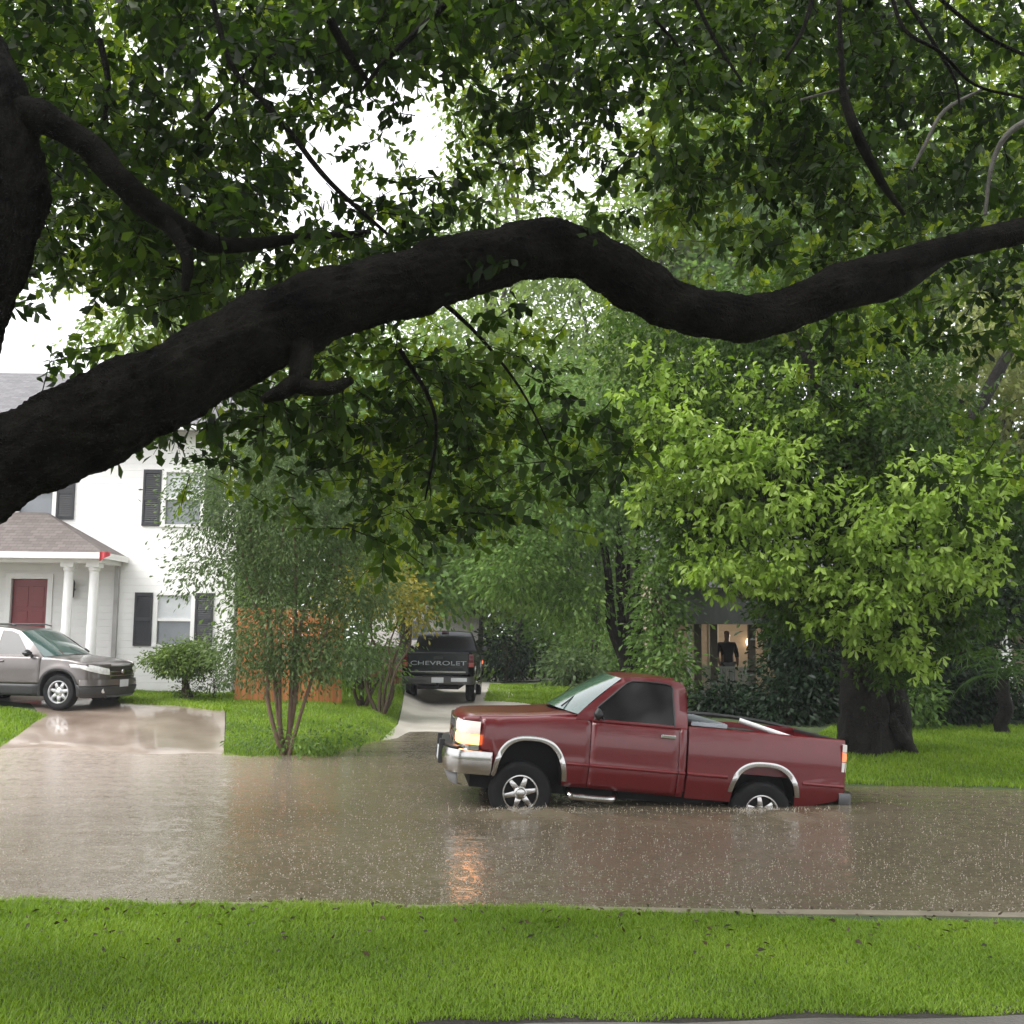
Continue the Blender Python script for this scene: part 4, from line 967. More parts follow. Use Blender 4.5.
zt = qz(588, 700); MB().add([(-.9, -.45, zt), (XR_+.5, -.45, zt), (XR_+.5, 5, zt+2.3), (-.9, 5, zt+2.3), (-.9, 8.5, zt-.1), (XR_+.5, 8.5, zt-.1)], [(0, 1, 2, 3), (3, 2, 5, 4)]).build('roof', shing, rh_, solid=.1)
for px in (698, 714, 752): 
    x = qx(px); MB().box(x-.085, x+.085, -.02, .15, fz_, ce).build('porch_post', brown, rh_, bevel=.01)
for px in (690,): x = qx(px); MB().box(x-.05, x+.05, -.02, .08, fz_, ce).build('porch_post', white_trim, rh_, bevel=.01)
MB().box(qx(1005)-.12, qx(1005)+.12, -.1, .14, fz_-.3, ce).build('porch_column', white_trim, rh_, bevel=.01)
dk = MB().box(qx(727), qx(738), 2.52, 2.597, fz_, fz_+2.05).build('door', mat('pale_door', (.42, .36, .28), rough=.5), rh_)
MB().lathe([(.001, -.07), (.03, -.05), (.012, 0)], seg=10).xf(Matrix.Translation((qx(729), 2.52, fz_+1))).build('handle', chrome, dk)
# low railing with white balusters
rl = MB().box(qx(700), qx(750), -.0, .05, fz_+.82, fz_+.88).box(qx(700), qx(750), .0, .05, fz_+.1, fz_+.15)
for k in range(22): x = lerp(qx(701), qx(749), k/21); rl.box(x-.018, x+.018, .008, .042, fz_+.15, fz_+.82)
rl.build('railing', mat('grey_rail', (.33, .33, .32), rough=.5), rh_)
lamp_x = qx(749, 640, RY+2.45)
MB().lathe([(.001, 0), (.07, .02), (.09, .12), (.05, .2), (.001, .21)], seg=12, axis='Z', c=(lamp_x, 2.45, ce-.55)).build('porch_lamp', mat('lit_porch_lamp', (.9, .7, .4), emit=(1, .75, .45), estr=2), rh_, smooth=True)
pl_ = bpy.data.lights.new('porch_light', 'POINT'); pl_.energy = 13; pl_.color = (1, .84, .64); pl_.shadow_soft_size = .12
po = bpy.data.objects.new('porch_light', pl_); COL.objects.link(po); po.location = (rx0+lamp_x-.5, RY+1.3, rz0+ce-.35)

# ------------------------------------------------------------------ person on that porch, seen from behind
def skin_body(name, joints, edges, m, parent=None, sub=2):
    me = bpy.data.meshes.new(name); me.from_pydata([j[0] for j in joints], edges, []); o = link_mesh(name, me, m, parent)
    md = o.modifiers.new('skin', 'SKIN'); md.use_smooth_shade = True; sv = me.skin_vertices[0].data
    for i, j in enumerate(joints): sv[i].radius = (j[1], j[2]); sv[i].use_root = (i == 0)
    sb = o.modifiers.new('sub', 'SUBSURF'); sb.levels = sub; sb.render_levels = sub
    return o
pp = P(727, 640, RY+.75); pr_ = empty('person', (pp.x, pp.y, rz0+fz_), (0, 0, R(8)))
tag(pr_, 'person in dark shirt and grey trousers standing on the shaded porch', 'person')
skin = mat('skin', (.22, .12, .085), rough=.55); shirt = mat('dark_shirt', (.012, .012, .014), rough=.9); trous = mat('grey_trousers', (.16, .16, .17), rough=.9); hairm = mat('dark_hair', (.012, .009, .008), rough=.7)
J = [((0, 0, .98), .15, .11), ((0, .0, 1.15), .145, .10), ((0, .02, 1.38), .16, .11), ((0, .02, 1.47), .08, .07), ((0, .01, 1.54), .055, .055), ((0, -.01, 1.62), .078, .09), ((0, -.01, 1.70), .075, .09), ((0, 0, 1.755), .045, .055),
     ((-.19, .02, 1.42), .062, .06), ((-.27, .03, 1.15), .048, .046), ((-.24, -.10, .95), .036, .036), ((-.22, -.16, .88), .034, .022),
     ((.19, .02, 1.42), .062, .06), ((.27, .03, 1.15), .048, .046), ((.24, -.10, .95), .036, .036), ((.22, -.16, .88), .034, .022),
     ((-.10, 0, .90), .09, .10), ((-.11, -.01, .50), .06, .065), ((-.12, .02, .09), .04, .045), ((-.13, -.12, .04), .04, .03),
     ((.10, 0, .90), .09, .10), ((.11, -.01, .50), .06, .065), ((.12, .02, .09), .04, .045), ((.13, -.12, .04), .04, .03)]
Ed = [(0, 1), (1, 2), (2, 3), (3, 4), (4, 5), (5, 6), (6, 7), (2, 8), (8, 9), (9, 10), (10, 11), (2, 12), (12, 13), (13, 14), (14, 15), (0, 16), (16, 17), (17, 18), (18, 19), (0, 20), (20, 21), (21, 22), (22, 23)]
skin_body('body', J, Ed, skin, pr_)
g_ = lambda j, k: (j[0], j[1]*k+.008, j[2]*k+.008)
skin_body('shirt', [g_(J[i], 1.08) for i in (0, 1, 2, 3, 8, 9, 12, 13)] + [((0, 0, .88), .175, .135), ((-.255, -.03, 1.06), .052, .05), ((.255, -.03, 1.06), .052, .05)], [(0, 1), (1, 2), (2, 3), (2, 4), (4, 5), (2, 6), (6, 7), (0, 8), (5, 9), (7, 10)], shirt, pr_)
skin_body('trousers', [g_(J[i], 1.1) for i in (0, 16, 17, 18, 20, 21, 22)], [(0, 1), (1, 2), (2, 3), (0, 4), (4, 5), (5, 6)], trous, pr_)
skin_body('hair', [((0, .018, 1.655), .080, .080), ((0, .012, 1.72), .078, .085), ((0, .01, 1.765), .045, .05)], [(0, 1), (1, 2)], hairm, pr_)
# ------------------------------------------------------------------ plants
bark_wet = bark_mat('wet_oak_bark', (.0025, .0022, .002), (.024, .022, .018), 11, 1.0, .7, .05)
bark_gr = bark_mat('grey_brown_bark', (.035, .03, .025), (.10, .085, .07), 7, .9)
bark_dk = bark_mat('dark_wet_bark', (.010, .009, .008), (.034, .03, .026), 7, 1.2, .7, .15)
bark_tan = bark_mat('tan_smooth_bark', (.10, .065, .045), (.22, .15, .11), 3, .3)
bark_br = bark_mat('brown_bark', (.05, .035, .024), (.11, .08, .055), 6, .8)
oak_leaf = leaf_mat('oak_leaf', (.010, .021, .004), (.030, .056, .009), (.075, .118, .018), trans=.55, rough=.45)
oak_lit = leaf_mat('lit_oak_leaf', (.026, .05, .007), (.090, .145, .018), (.21, .265, .035), trans=.55, rough=.45)  # lit copy of the oak leaf, backlight of the middle layer put into the colour
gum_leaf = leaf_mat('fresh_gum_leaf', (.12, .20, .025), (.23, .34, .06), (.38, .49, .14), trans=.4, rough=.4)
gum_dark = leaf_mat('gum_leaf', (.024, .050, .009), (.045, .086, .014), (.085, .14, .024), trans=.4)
myr_leaf = leaf_mat('myrtle_leaf', (.055, .095, .035), (.10, .15, .055), (.16, .215, .09), trans=.4)
green_leaf = leaf_mat('green_leaf', (.060, .115, .026), (.11, .19, .044), (.18, .27, .066), trans=.4)
pale_leaf = leaf_mat('pale_leaf', (.095, .155, .032), (.175, .25, .052), (.25, .33, .08), trans=.45)
olive_leaf = leaf_mat('olive_leaf', (.11, .135, .04), (.18, .205, .065), (.26, .28, .10), trans=.4)
yellow_leaf = leaf_mat('yellow_leaf', (.13, .135, .02), (.24, .22, .04), (.36, .31, .07), trans=.4)
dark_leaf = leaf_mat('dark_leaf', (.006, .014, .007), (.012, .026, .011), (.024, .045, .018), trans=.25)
bush_leaf = leaf_mat('clipped_leaf', (.06, .10, .02), (.11, .17, .035), (.17, .24, .055), trans=.3)

def crown_pts(lobes, clump_r, per, droop=0.0):
    """leaf points and outward directions: clumps through the outer volume of every lobe"""
    ps, ds, ts = [], [], []
    for (cx, cy, cz, rx, ry, rz, ncl) in lobes:
        u = unit(rng.normal(0, 1, (ncl, 3))); rad = rng.uniform(.18, 1, ncl)**.45 * (1 + .22*np.sin(u[:, 0]*5 + cx)*np.cos(u[:, 2]*6 + cy) + rng.normal(0, .08, ncl))
        c = u * rad[:, None] * np.array([rx, ry, rz]) + np.array([cx, cy, cz])
        k = rng.poisson(per, ncl) + 2; idx = np.repeat(np.arange(ncl), k)
        off = rng.normal(0, 1, (len(idx), 3)) * clump_r * np.array([1, 1, .6]); off[:, 2] -= droop*np.abs(rng.normal(0, 1, len(idx)))*clump_r
        p = c[idx] + off; d = unit(off)*.8 + u[idx]*.6 + rng.normal(0, .45, off.shape); d[:, 2] -= .45 + droop
        ps.append(p); ds.append(d); ts.append(np.clip(rng.normal(.45, .2, ncl)[idx] + rng.normal(0, .16, len(idx)), 0, 1))
    return np.vstack(ps), np.vstack(ds), np.concatenate(ts)
def crown(name, parent, lobes, leaf, L, W, m, clump=.35, per=16, droop=0.0, out=LEAF_OUT, base=None, tri=False):
    o0 = np.array(parent.location) if parent is not None else np.zeros(3)
    p, d, t = crown_pts(lobes, clump, per, droop)
    if tri:                                   # lobed leaf: three blades from one stalk
        d = unit(d); sv = unit(np.cross(d, rng.normal(0, 1, d.shape))); p = np.vstack([p, p, p]); t = np.tile(t, 3); d = np.vstack([d, d*.45+sv*.9, d*.45-sv*.9]); W = L*.5
    v, f = leaves_np(p, d, L, W, out=out)
    return link_mesh(name, np_mesh(name, v - o0, f, t), m, parent)
def stems(parent, base, tops, r0, m, name='trunk', seg=10, bend=.12, rough=.12, taper=.3, flare=1.5, seed=1):
    rnd = random.Random(seed); o0 = Vector(parent.location); mb = MB()
    for (b, t, r) in [(base, q[0], q[1]) if len(q) == 2 else q for q in tops]:
        b, t = Vector(b), Vector(t); ctl = [b]
        for k in (1, 2, 3): f = k/4; ctl.append(b.lerp(t, f) + Vector((rnd.uniform(-1, 1), rnd.uniform(-1, 1), 0))*bend*(t-b).length*.5)
        ctl.append(t); pts = [Vector(q) for q in smooth_path(ctl, 5)]; n = len(pts)
        rr = [r*lerp(1, taper, i/(n-1))*(1+(flare-1)*math.exp(-i*1.1)) for i in range(n)]
        mb.tube([p - o0 for p in pts], rr, seg=seg, rough=rough, seed=rnd.random())
    return mb.build(name, m, parent, smooth=True, angle=60)
def tree(name, label, base, height, r, bark, leaf, lobes, L, W, clump=.4, per=16, group=None, multi=1, droop=0.0, cat='tree', limbs=7, spread=.35, seed=1, out=LEAF_OUT, split=.45, bend=.12, reach=.7):
    """lobes are relative to the tree's foot"""
    bx, by, bz = base; root = empty(name, base); tag(root, label, cat, group); rnd = random.Random(seed)
    lw_ = [(bx+a, by+b, bz+c, d, e, f, n) for a, b, c, d, e, f, n in lobes]
    tops = []
    if multi == 1:
        fork = Vector((bx+rnd.uniform(-.1, .1)*r*4, by, bz+height*split)); tops.append((Vector((bx, by, bz-.15)), fork, r))
        for k in range(limbs):
            q = rnd.choice(lw_); e = Vector((q[0]+rnd.uniform(-.5, .5)*q[3], q[1]+rnd.uniform(-.5, .5)*q[4], q[2]+rnd.uniform(-.2, .6)*q[5])); tops.append((fork - Vector((0, 0, rnd.uniform(0, .25)*height*split)), e, r*rnd.uniform(.35, .6)))
    else:
        for k in range(multi):
            a = 2*math.pi*k/multi + rnd.random(); q = lw_[k % len(lw_)]
            tops.append((Vector((bx+math.cos(a)*r*1.3, by+math.sin(a)*r*1.3, bz-.1)), Vector((bx + (q[0]-bx)*reach + math.cos(a)*spread*height*.3, by+(q[1]-by)*.5+math.sin(a)*spread*height*.2, bz+height*rnd.uniform(.65, .95))), r*rnd.uniform(.7, 1.1)))
    stems(root, None, tops, r, bark, 'trunk', seed=seed, flare=1.35 if multi == 1 else 1.15, bend=bend)
    crown('crown', root, lw_, leaf, L, W, leaf, clump, per, droop, out)if False else crown('crown', root, lw_, None, L, W, leaf, clump, per, droop, out)
    return root
def at(px, py, d, zoff=0.0):
    p = P(px, py, d); return p
def foot(px, d):
    x = P(px, 690, d).x; return (x, d, gz(x, d))
def lobe(base, px, py, d, rx, ry, rz, n):
    p = P(px, py, d); return (p.x-base[0], p.y-base[1], p.z-base[2], rx, ry, rz, n)

# slim multi-stemmed tree at the edge of the water
b = foot(287, 18.9); b = (b[0], b[1], max(.0, b[2]))
lb = [lobe(b, *q) for q in ((285, 520, 18.9, 1.35, 1.2, 1.4, 300), (230, 500, 18.7, 1.0, .9, 1.0, 150), (345, 500, 19.2, 1.0, .9, 1.0, 150), (290, 620, 18.8, 1.1, .9, .9, 150), (215, 570, 18.6, .7, .7, .5, 32), (355, 590, 18.9, .8, .7, .6, 75), (290, 455, 19.0, 1.2, .9, .7, 140), (245, 650, 18.7, .6, .5, .5, 46), (335, 648, 18.8, .65, .5, .5, 56), (290, 670, 18.7, .5, .5, .4, 26))]
t_m = tree('myrtle_tree', 'slim many stemmed tree with feathery leaves at the water edge before the orange fence', b, 5.2, .045, bark_tan, myr_leaf, lb, .085, .035, clump=.20, per=30, multi=6, seed=5, spread=.05, bend=.05)
crown('foliage', t_m, [(b[0]+x, b[1]+y, .26, .34, .3, .16, 9) for x, y in ((.55, -.1), (-.55, .1), (.95, .05), (.2, -.3))], None, .10, .035, green_leaf, .15, 16)
# pale rock and dark mulch at its foot
q = P(343, 742, 18.6); me = MB(); rk = []
for i in range(7):
    th = math.pi*i/6; rk.append([(.30*math.sin(th)*math.cos(a)*(1+.15*math.sin(3*a+i)), .2*math.sin(th)*math.sin(a), .15*math.cos(th)*(1+.1*math.cos(2*a))) for a in np.linspace(0, 2*math.pi, 13)[:-1]])
o = me.grid(rk, close=True).build('stone', mat('pale_stone', (.5, .5, .48), rough=.7, bump=.4, bscale=8), None, smooth=True); o.location = (q.x, q.y, gz(q.x, q.y)+.07); tag(o, 'pale grey stone lying on the grass beside the slim tree', 'stone')

# umbrella-clipped shrub by the white house
b = foot(187, 25.0); lb = [lobe(b, 185, 661, 25.0, .80, .6, .34, 260), lobe(b, 185, 655, 25.0, .60, .5, .32, 130)]
t_ = tree('clipped_shrub', 'mushroom shaped clipped shrub on a short trunk under the lower window of the white house', b, .75, .07, bark_br, bush_leaf, lb, .07, .04, clump=.11, per=26, cat='shrub', limbs=6, seed=2, multi=5, spread=.15)
crown('foliage', t_, [(b[0], b[1], b[2]+.22, .26, .22, .16, 26)], None, .07, .03, bush_leaf, .09, 14)
b = foot(215, 25.6); o = tree('small_shrub', 'thin grey green shrub close to the right corner of the white house', b, .5, .02, bark_br, myr_leaf, [(0, 0, .4, .4, .3, .28, 30)], .09, .03, clump=.12, per=14, cat='shrub', multi=4, seed=3)
# fresh shrubs between the driveways
b = foot(382, 24.8); tree('yellow_shrub', 'tall loose shrub with yellow flecked leaves left of the black pickup', b, 3.0, .05, bark_br, yellow_leaf, [lobe(b, 385, 588, 24.8, .85, .7, .55, 70), lobe(b, 415, 610, 24.9, .4, .5, .5, 24), lobe(b, 350, 600, 25, .5, .5, .5, 30)], .11, .055, clump=.2, per=16, cat='shrub', multi=5, seed=4)
b = foot(362, 25.4); tree('dark_shrub', 'dark twiggy shrub under the yellow flecked one beside the driveway', b, 2.2, .05, bark_br, green_leaf, [lobe(b, 365, 645, 25.2, .9, .7, .8, 80), lobe(b, 340, 672, 25.0, .6, .6, .5, 40), lobe(b, 385, 668, 25.4, .4, .5, .45, 20)], .12, .05, clump=.2, per=12, cat='shrub', multi=6, seed=6)
b = foot(262, 26.6); tree('corner_tree', 'narrow dense tree growing against the right side wall of the white house', b, 7.2, .10, bark_br, green_leaf, [lobe(b, 265, 560, 26.8, 1.0, 1.3, 1.6, 110), lobe(b, 272, 480, 27.2, 1.1, 1.5, 1.5, 120), lobe(b, 275, 415, 27.5, 1.0, 1.4, 1.1, 90), lobe(b, 290, 520, 28, .9, 1.5, 2.0, 90)], .16, .075, clump=.32, per=18, seed=7)
b = foot(320, 28.5); tree('garden_tree', 'rounded mid green tree rising behind the orange fence', b, 6.5, .12, bark_br, pale_leaf, [lobe(b, 330, 470, 28.5, 1.6, 1.4, 1.6, 120), lobe(b, 375, 530, 28.8, 1.4, 1.3, 1.3, 100), lobe(b, 310, 560, 28.3, 1.2, 1.2, 1.2, 80), lobe(b, 400, 470, 29, 1.3, 1.2, 1.3, 90)], .17, .08, clump=.36, per=17, seed=8)
# hedge and shrubs beyond the black truck
for i, (px, py, d, r_, lab) in enumerate(((505, 655, 41, 1.3, 'low dark bush just right of the black pickup roof'), (545, 650, 42, 1.6, 'bushy shrub beyond the pale grass left of the pickup windshield'), (590, 650, 40, 1.5, 'shrub behind the windshield of the red pickup'), (570, 662, 36, .8, 'small grey green shrub by the pale path'))):
    b = foot(px, d); tree('garden_shrub', lab, b, r_*1.3, .05, bark_br, (dark_leaf, green_leaf, green_leaf, myr_leaf)[i], [(0, 0, r_*.75, r_, r_*.8, r_*.8, 60), (r_*.5, .3, r_*.6, r_*.7, r_*.6, r_*.6, 30)], .2, .1, clump=.28, per=14, cat='shrub', multi=5, seed=20+i)

# many-stemmed tree behind the cab of the red pickup
b = foot(632, 26.0); lb = [lobe(b, *q) for q in ((560, 520, 26, 1.7, 1.4, 1.1, 130), (620, 470, 26, 1.8, 1.5, 1.2, 150), (520, 570, 25.6, 1.2, 1.1, .8, 80), (680, 520, 25.6, 1.3, 1.2, 1.2, 100), (590, 415, 26.5, 1.8, 1.5, 1.3, 140), (500, 480, 26.5, 1.5, 1.4, 1.2, 110), (662, 600, 25.4, .5, .7, .6, 24), (575, 600, 26, .9, .9, .7, 50))]
tree('stemmy_tree', 'spreading tree with a cluster of brown leaning stems behind the cab of the red pickup', b, 5.6, .13, bark_dk, green_leaf, lb, .15, .07, clump=.3, per=24, multi=9, seed=9, spread=.03, reach=.22, bend=.06)

# the big tree with fresh yellow green tips
b = foot(873, 18.3); rt = empty('gum_tree', b); tag(rt, 'thick trunked tree with bright yellow green leaf tips behind the red pickup bed', 'tree')
B_ = Vector(b); fork = Vector((b[0]-.05, b[1], b[2]+3.0))
tops = [(B_ - Vector((.12, 0, .2)), fork + Vector((-.12, 0, 0)), .46), (B_ + Vector((.33, .05, -.2)), fork + Vector((.30, .1, .1)), .30)]
for px, py, d in ((740, 440, 16.5), (700, 380, 17.5), (860, 300, 18), (960, 400, 18), (930, 520, 16.6), (1010, 350, 19), (800, 330, 17)): tops.append((fork - Vector((0, 0, .3)), P(px, py, d), .2))
for k in range(6):
    a = k*1.05+.3; tops.append((B_ + Vector((math.cos(a)*.25, math.sin(a)*.2, .55)), B_ + Vector((math.cos(a)*.80, math.sin(a)*.6, -.12)), .13))
stems(rt, None, tops, .4, bark_dk, 'trunk', seg=24, seed=3, flare=1.22, bend=.03, rough=.16, taper=.45)
lb_b = [lobe((0, 0, 0), *q) for q in ((765, 480, 15.9, .95, .7, .85, 90), (715, 445, 16.0, .85, .6, .65, 62), (690, 390, 16.6, 1.0, .7, .65, 56), (770, 560, 15.9, .5, .5, .45, 34), (900, 545, 15.7, 1.1, .7, .75, 110), (945, 490, 15.9, .9, .6, .5, 60), (855, 600, 15.7, .6, .5, .42, 40), (965, 555, 15.9, .6, .5, .6, 36), (668, 440, 16.6, .5, .5, .45, 22), (715, 560, 16, .45, .4, .4, 20), (905, 645, 15.8, .32, .3, .3, 16), (790, 410, 16.8, .9, .6, .5, 40), (850, 340, 17.5, 1.2, .6, .5, 30), (670, 490, 16.6, .5, .4, .4, 20))]
lb_b = [(a, b_, c, d*1.15, e, f*1.15, int(n*.7)) for a, b_, c, d, e, f, n in lb_b]
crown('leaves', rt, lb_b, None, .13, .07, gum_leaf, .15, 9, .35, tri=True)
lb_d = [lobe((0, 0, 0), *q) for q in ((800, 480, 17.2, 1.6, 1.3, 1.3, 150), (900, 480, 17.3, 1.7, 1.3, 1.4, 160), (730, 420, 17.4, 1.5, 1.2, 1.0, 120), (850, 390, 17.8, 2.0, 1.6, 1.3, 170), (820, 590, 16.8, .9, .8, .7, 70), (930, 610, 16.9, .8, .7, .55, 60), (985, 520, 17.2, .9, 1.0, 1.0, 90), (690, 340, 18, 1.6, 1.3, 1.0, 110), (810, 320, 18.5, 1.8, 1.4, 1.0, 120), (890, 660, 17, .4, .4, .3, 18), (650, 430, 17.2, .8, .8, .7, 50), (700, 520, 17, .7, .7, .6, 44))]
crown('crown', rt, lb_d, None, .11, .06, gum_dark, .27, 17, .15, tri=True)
# unseen upper lobes, added above the view to darken the right lawn and water
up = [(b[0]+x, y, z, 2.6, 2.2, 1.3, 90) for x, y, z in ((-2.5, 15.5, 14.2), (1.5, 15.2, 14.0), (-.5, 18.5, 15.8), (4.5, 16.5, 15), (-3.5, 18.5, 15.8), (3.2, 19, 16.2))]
crown('crown', rt, up, None, .16, .09, gum_dark, .4, 16, .1)  # added unseen lobes, only there to darken lawn and water
# pale olive tree above it
b = foot(985, 25); tree('olive_green_tree', 'tall tree with pale olive leaves rising at the right edge above the big trunked tree', b, 9.5, .22, bark_gr, olive_leaf, [lobe(b, *q) for q in ((970, 370, 23, 1.8, 1.5, 1.1, 150), (900, 410, 23.2, 1.2, 1.2, .8, 90), (1030, 420, 23, 1.4, 1.2, 1.2, 100), (1010, 330, 24, 1.5, 1.4, 1.0, 100), (860, 430, 23.5, .8, .9, .6, 40))], .16, .09, clump=.3, per=17, seed=10)
b = foot(1040, 24); tree('shade_tree', 'dark leafy tree standing at the right edge beyond the palm', b, 7, .2, bark_gr, gum_dark, [lobe(b, *q) for q in ((1010, 500, 24, 2.0, 1.5, 1.8, 170), (1000, 590, 23.6, 1.5, 1.2, 1.0, 110), (1060, 560, 23, 1.6, 1.4, 1.6, 110))], .17, .09, clump=.34, per=16, seed=11)

# dark shrubs in the shade on the right
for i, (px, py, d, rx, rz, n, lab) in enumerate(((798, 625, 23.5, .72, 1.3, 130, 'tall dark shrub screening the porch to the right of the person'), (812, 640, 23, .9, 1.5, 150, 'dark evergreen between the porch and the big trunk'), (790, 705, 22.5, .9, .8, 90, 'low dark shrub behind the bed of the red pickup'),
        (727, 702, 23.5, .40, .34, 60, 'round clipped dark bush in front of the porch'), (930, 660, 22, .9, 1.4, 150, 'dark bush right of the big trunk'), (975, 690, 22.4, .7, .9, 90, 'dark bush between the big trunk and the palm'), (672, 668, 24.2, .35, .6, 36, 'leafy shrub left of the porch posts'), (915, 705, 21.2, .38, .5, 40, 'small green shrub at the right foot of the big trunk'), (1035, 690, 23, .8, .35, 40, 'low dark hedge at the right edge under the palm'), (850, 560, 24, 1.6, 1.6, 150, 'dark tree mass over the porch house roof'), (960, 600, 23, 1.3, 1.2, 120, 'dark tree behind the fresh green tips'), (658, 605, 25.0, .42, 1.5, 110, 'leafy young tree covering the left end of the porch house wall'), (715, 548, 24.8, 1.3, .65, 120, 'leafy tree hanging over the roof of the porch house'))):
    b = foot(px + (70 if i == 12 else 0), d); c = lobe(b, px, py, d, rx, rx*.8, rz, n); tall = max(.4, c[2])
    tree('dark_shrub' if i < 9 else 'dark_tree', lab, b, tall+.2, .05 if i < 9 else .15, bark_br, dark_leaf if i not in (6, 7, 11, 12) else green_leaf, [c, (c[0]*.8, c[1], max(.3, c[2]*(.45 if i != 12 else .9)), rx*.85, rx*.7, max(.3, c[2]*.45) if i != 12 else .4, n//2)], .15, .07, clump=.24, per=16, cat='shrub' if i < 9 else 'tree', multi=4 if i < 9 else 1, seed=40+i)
# palm at the right edge
b = foot(1003, 20.6); pm = empty('palm_tree', b); tag(pm, 'small fan of drooping palm fronds at the right edge', 'palm')
stems(pm, None, [(Vector(b)-Vector((0, 0, .1)), Vector((b[0], b[1], b[2]+1.0)), .13)], .13, bark_dk, 'trunk', taper=.9)
mb = MB(); rnd = random.Random(2)
for k in range(24):
    a = 2*math.pi*k/24 + rnd.uniform(-.1, .1); el = rnd.uniform(.25, 1.25); Ln = rnd.uniform(.9, 1.35); pts = []; p = Vector((0, 0, 1.0)); dr_ = Vector((math.cos(a)*math.cos(el), math.sin(a)*math.cos(el), math.sin(el)))
    for i in range(9): pts.append(p.copy()); p = p + dr_*(Ln/8); dr_ = (dr_ + Vector((0, 0, -.26))).normalized()
    sd = Vector((-math.sin(a), math.cos(a), 0))
    for i in range(1, 9):
        for s in (-1, 1):
            l_ = .34*math.sin(.4+i/8*2.4); q = pts[i]; t = (pts[i]-pts[i-1]).normalized(); e = q + (sd*s*.75 + t*.8 + Vector((0, 0, -.45)))*l_
            mb.add([q, q+t*.035, e], [(0, 1, 2)])
    mb.tube(pts, [.014]*5+[.008]*4, seg=4)
pf = mb.build('fronds', green_leaf, pm, fixn=False)

# ------------------------------------------------------------------ trees far behind
far = [
 (600, 52, ((600, 330, 3.2, 2.6, 110), (560, 420, 3.4, 2.6, 120), (480, 480, 3.2, 2.6, 120), (560, 250, 2.6, 2.2, 60)), pale_leaf, 'light green tree filling the gap under the bend of the limb'),
 (800, 56, ((760, 120, 3.4, 2.8, 100), (860, 80, 3.4, 2.8, 100), (960, 60, 3.2, 2.8, 90), (720, 40, 3, 2.6, 70)), pale_leaf, 'tallest pale green treetop at the upper right'),  # px of trunk, distance, lobes (px, py, rx, rz, n), leaf material, label
 (470, 46, ((470, 560, 3.2, 2.2, 110), (440, 480, 3.0, 2.5, 120), (500, 420, 3.2, 2.6, 130), (460, 350, 2.8, 2.4, 110)), pale_leaf, 'tall light green tree straight behind the black pickup'),
 (560, 50, ((560, 560, 3.5, 2.4, 120), (540, 470, 3.3, 2.6, 130), (590, 400, 3.2, 2.4, 120), (620, 480, 3.2, 2.6, 120)), green_leaf, 'broad green tree behind the many stemmed one'),
 (640, 44, ((650, 380, 3.0, 2.4, 130), (690, 300, 3.0, 2.4, 130), (640, 250, 2.4, 2.2, 100), (720, 220, 2.8, 2.6, 110), (660, 160, 2.2, 2.0, 80), (700, 110, 2.2, 2.0, 60)), pale_leaf, 'very tall pale green tree seen through the gap under the limb'),
 (520, 55, ((500, 300, 2.6, 2.2, 70), (470, 230, 2.4, 2.2, 60), (500, 160, 2.2, 2.2, 46), (480, 100, 2.0, 2.0, 36)), pale_leaf, 'thin pale tree crown rising into the white sky above the limb'),
 (780, 40, ((780, 300, 3.0, 2.3, 130), (840, 250, 3.0, 2.4, 130), (760, 180, 2.6, 2.2, 90), (860, 160, 3.0, 2.4, 110)), green_leaf, 'tall green tree behind the big trunked tree'),
 (940, 42, ((930, 280, 3.2, 2.4, 140), (1010, 250, 3.2, 2.6, 140), (960, 180, 3.0, 2.4, 120), (1060, 330, 3.0, 2.6, 120), (1030, 130, 2.6, 2.4, 90)), pale_leaf, 'tall yellowish green tree behind the right end of the limb'),
 (400, 40, ((400, 560, 2.2, 1.8, 90), (420, 500, 2.2, 1.8, 90), (370, 440, 2.2, 2.0, 100), (420, 400, 2.2, 2.0, 90)), green_leaf, 'green tree over the grey roof beyond the black pickup'),
 (200, 48, ((170, 330, 3.2, 2.2, 90), (240, 360, 3.2, 2.4, 110), (300, 380, 3.0, 2.4, 110), (210, 280, 2.6, 2.0, 60), (330, 320, 2.8, 2.2, 90)), pale_leaf, 'row of green treetop behind the roof of the white house'),
 (720, 48, ((700, 600, 3.6, 2.6, 110), (760, 540, 3.6, 2.8, 120), (820, 480, 3.6, 2.8, 120)), green_leaf, 'green tree behind the porch house'),
 (1010, 46, ((1000, 560, 3.6, 2.8, 120), (950, 480, 3.4, 2.6, 120), (1060, 470, 3.4, 2.8, 110)), green_leaf, 'green tree behind the palm and the porch house'),
]
for i, (px, d, lbs, m_, lab) in enumerate(far):
    b = foot(px, d); lb = [lobe(b, x, y, d + random.uniform(-1.5, 1.5), rx*1.08, rx*.9, rz*1.08, int(n*1.9)) for x, y, rx, rz, n in lbs]
    tree('background_tree', lab, b, max(l[2] for l in lb)*.9, .3, bark_gr, m_, lb, .30, .16, clump=.62, per=17, group='trees behind the houses', seed=60+i, limbs=10, split=.35)
for i, (px, d) in enumerate(((-120, 62), (60, 66), (230, 60), (380, 64), (480, 70), (570, 66), (660, 62), (760, 68), (860, 62), (970, 66), (1080, 62), (1200, 64))):
    b = foot(px, d); h_ = random.uniform(8, 12); 
    tree('background_tree', 'hazy green tree in the far row closing off the yards', b, h_, .3, bark_gr, green_leaf if i % 2 else pale_leaf, [(random.uniform(-1.5, 1.5), 0, h_*f, 4.2, 3, h_*.2, 120) for f in (.18, .4, .62, .82)], .42, .22, clump=.9, per=13, group='trees behind the houses', seed=80+i)
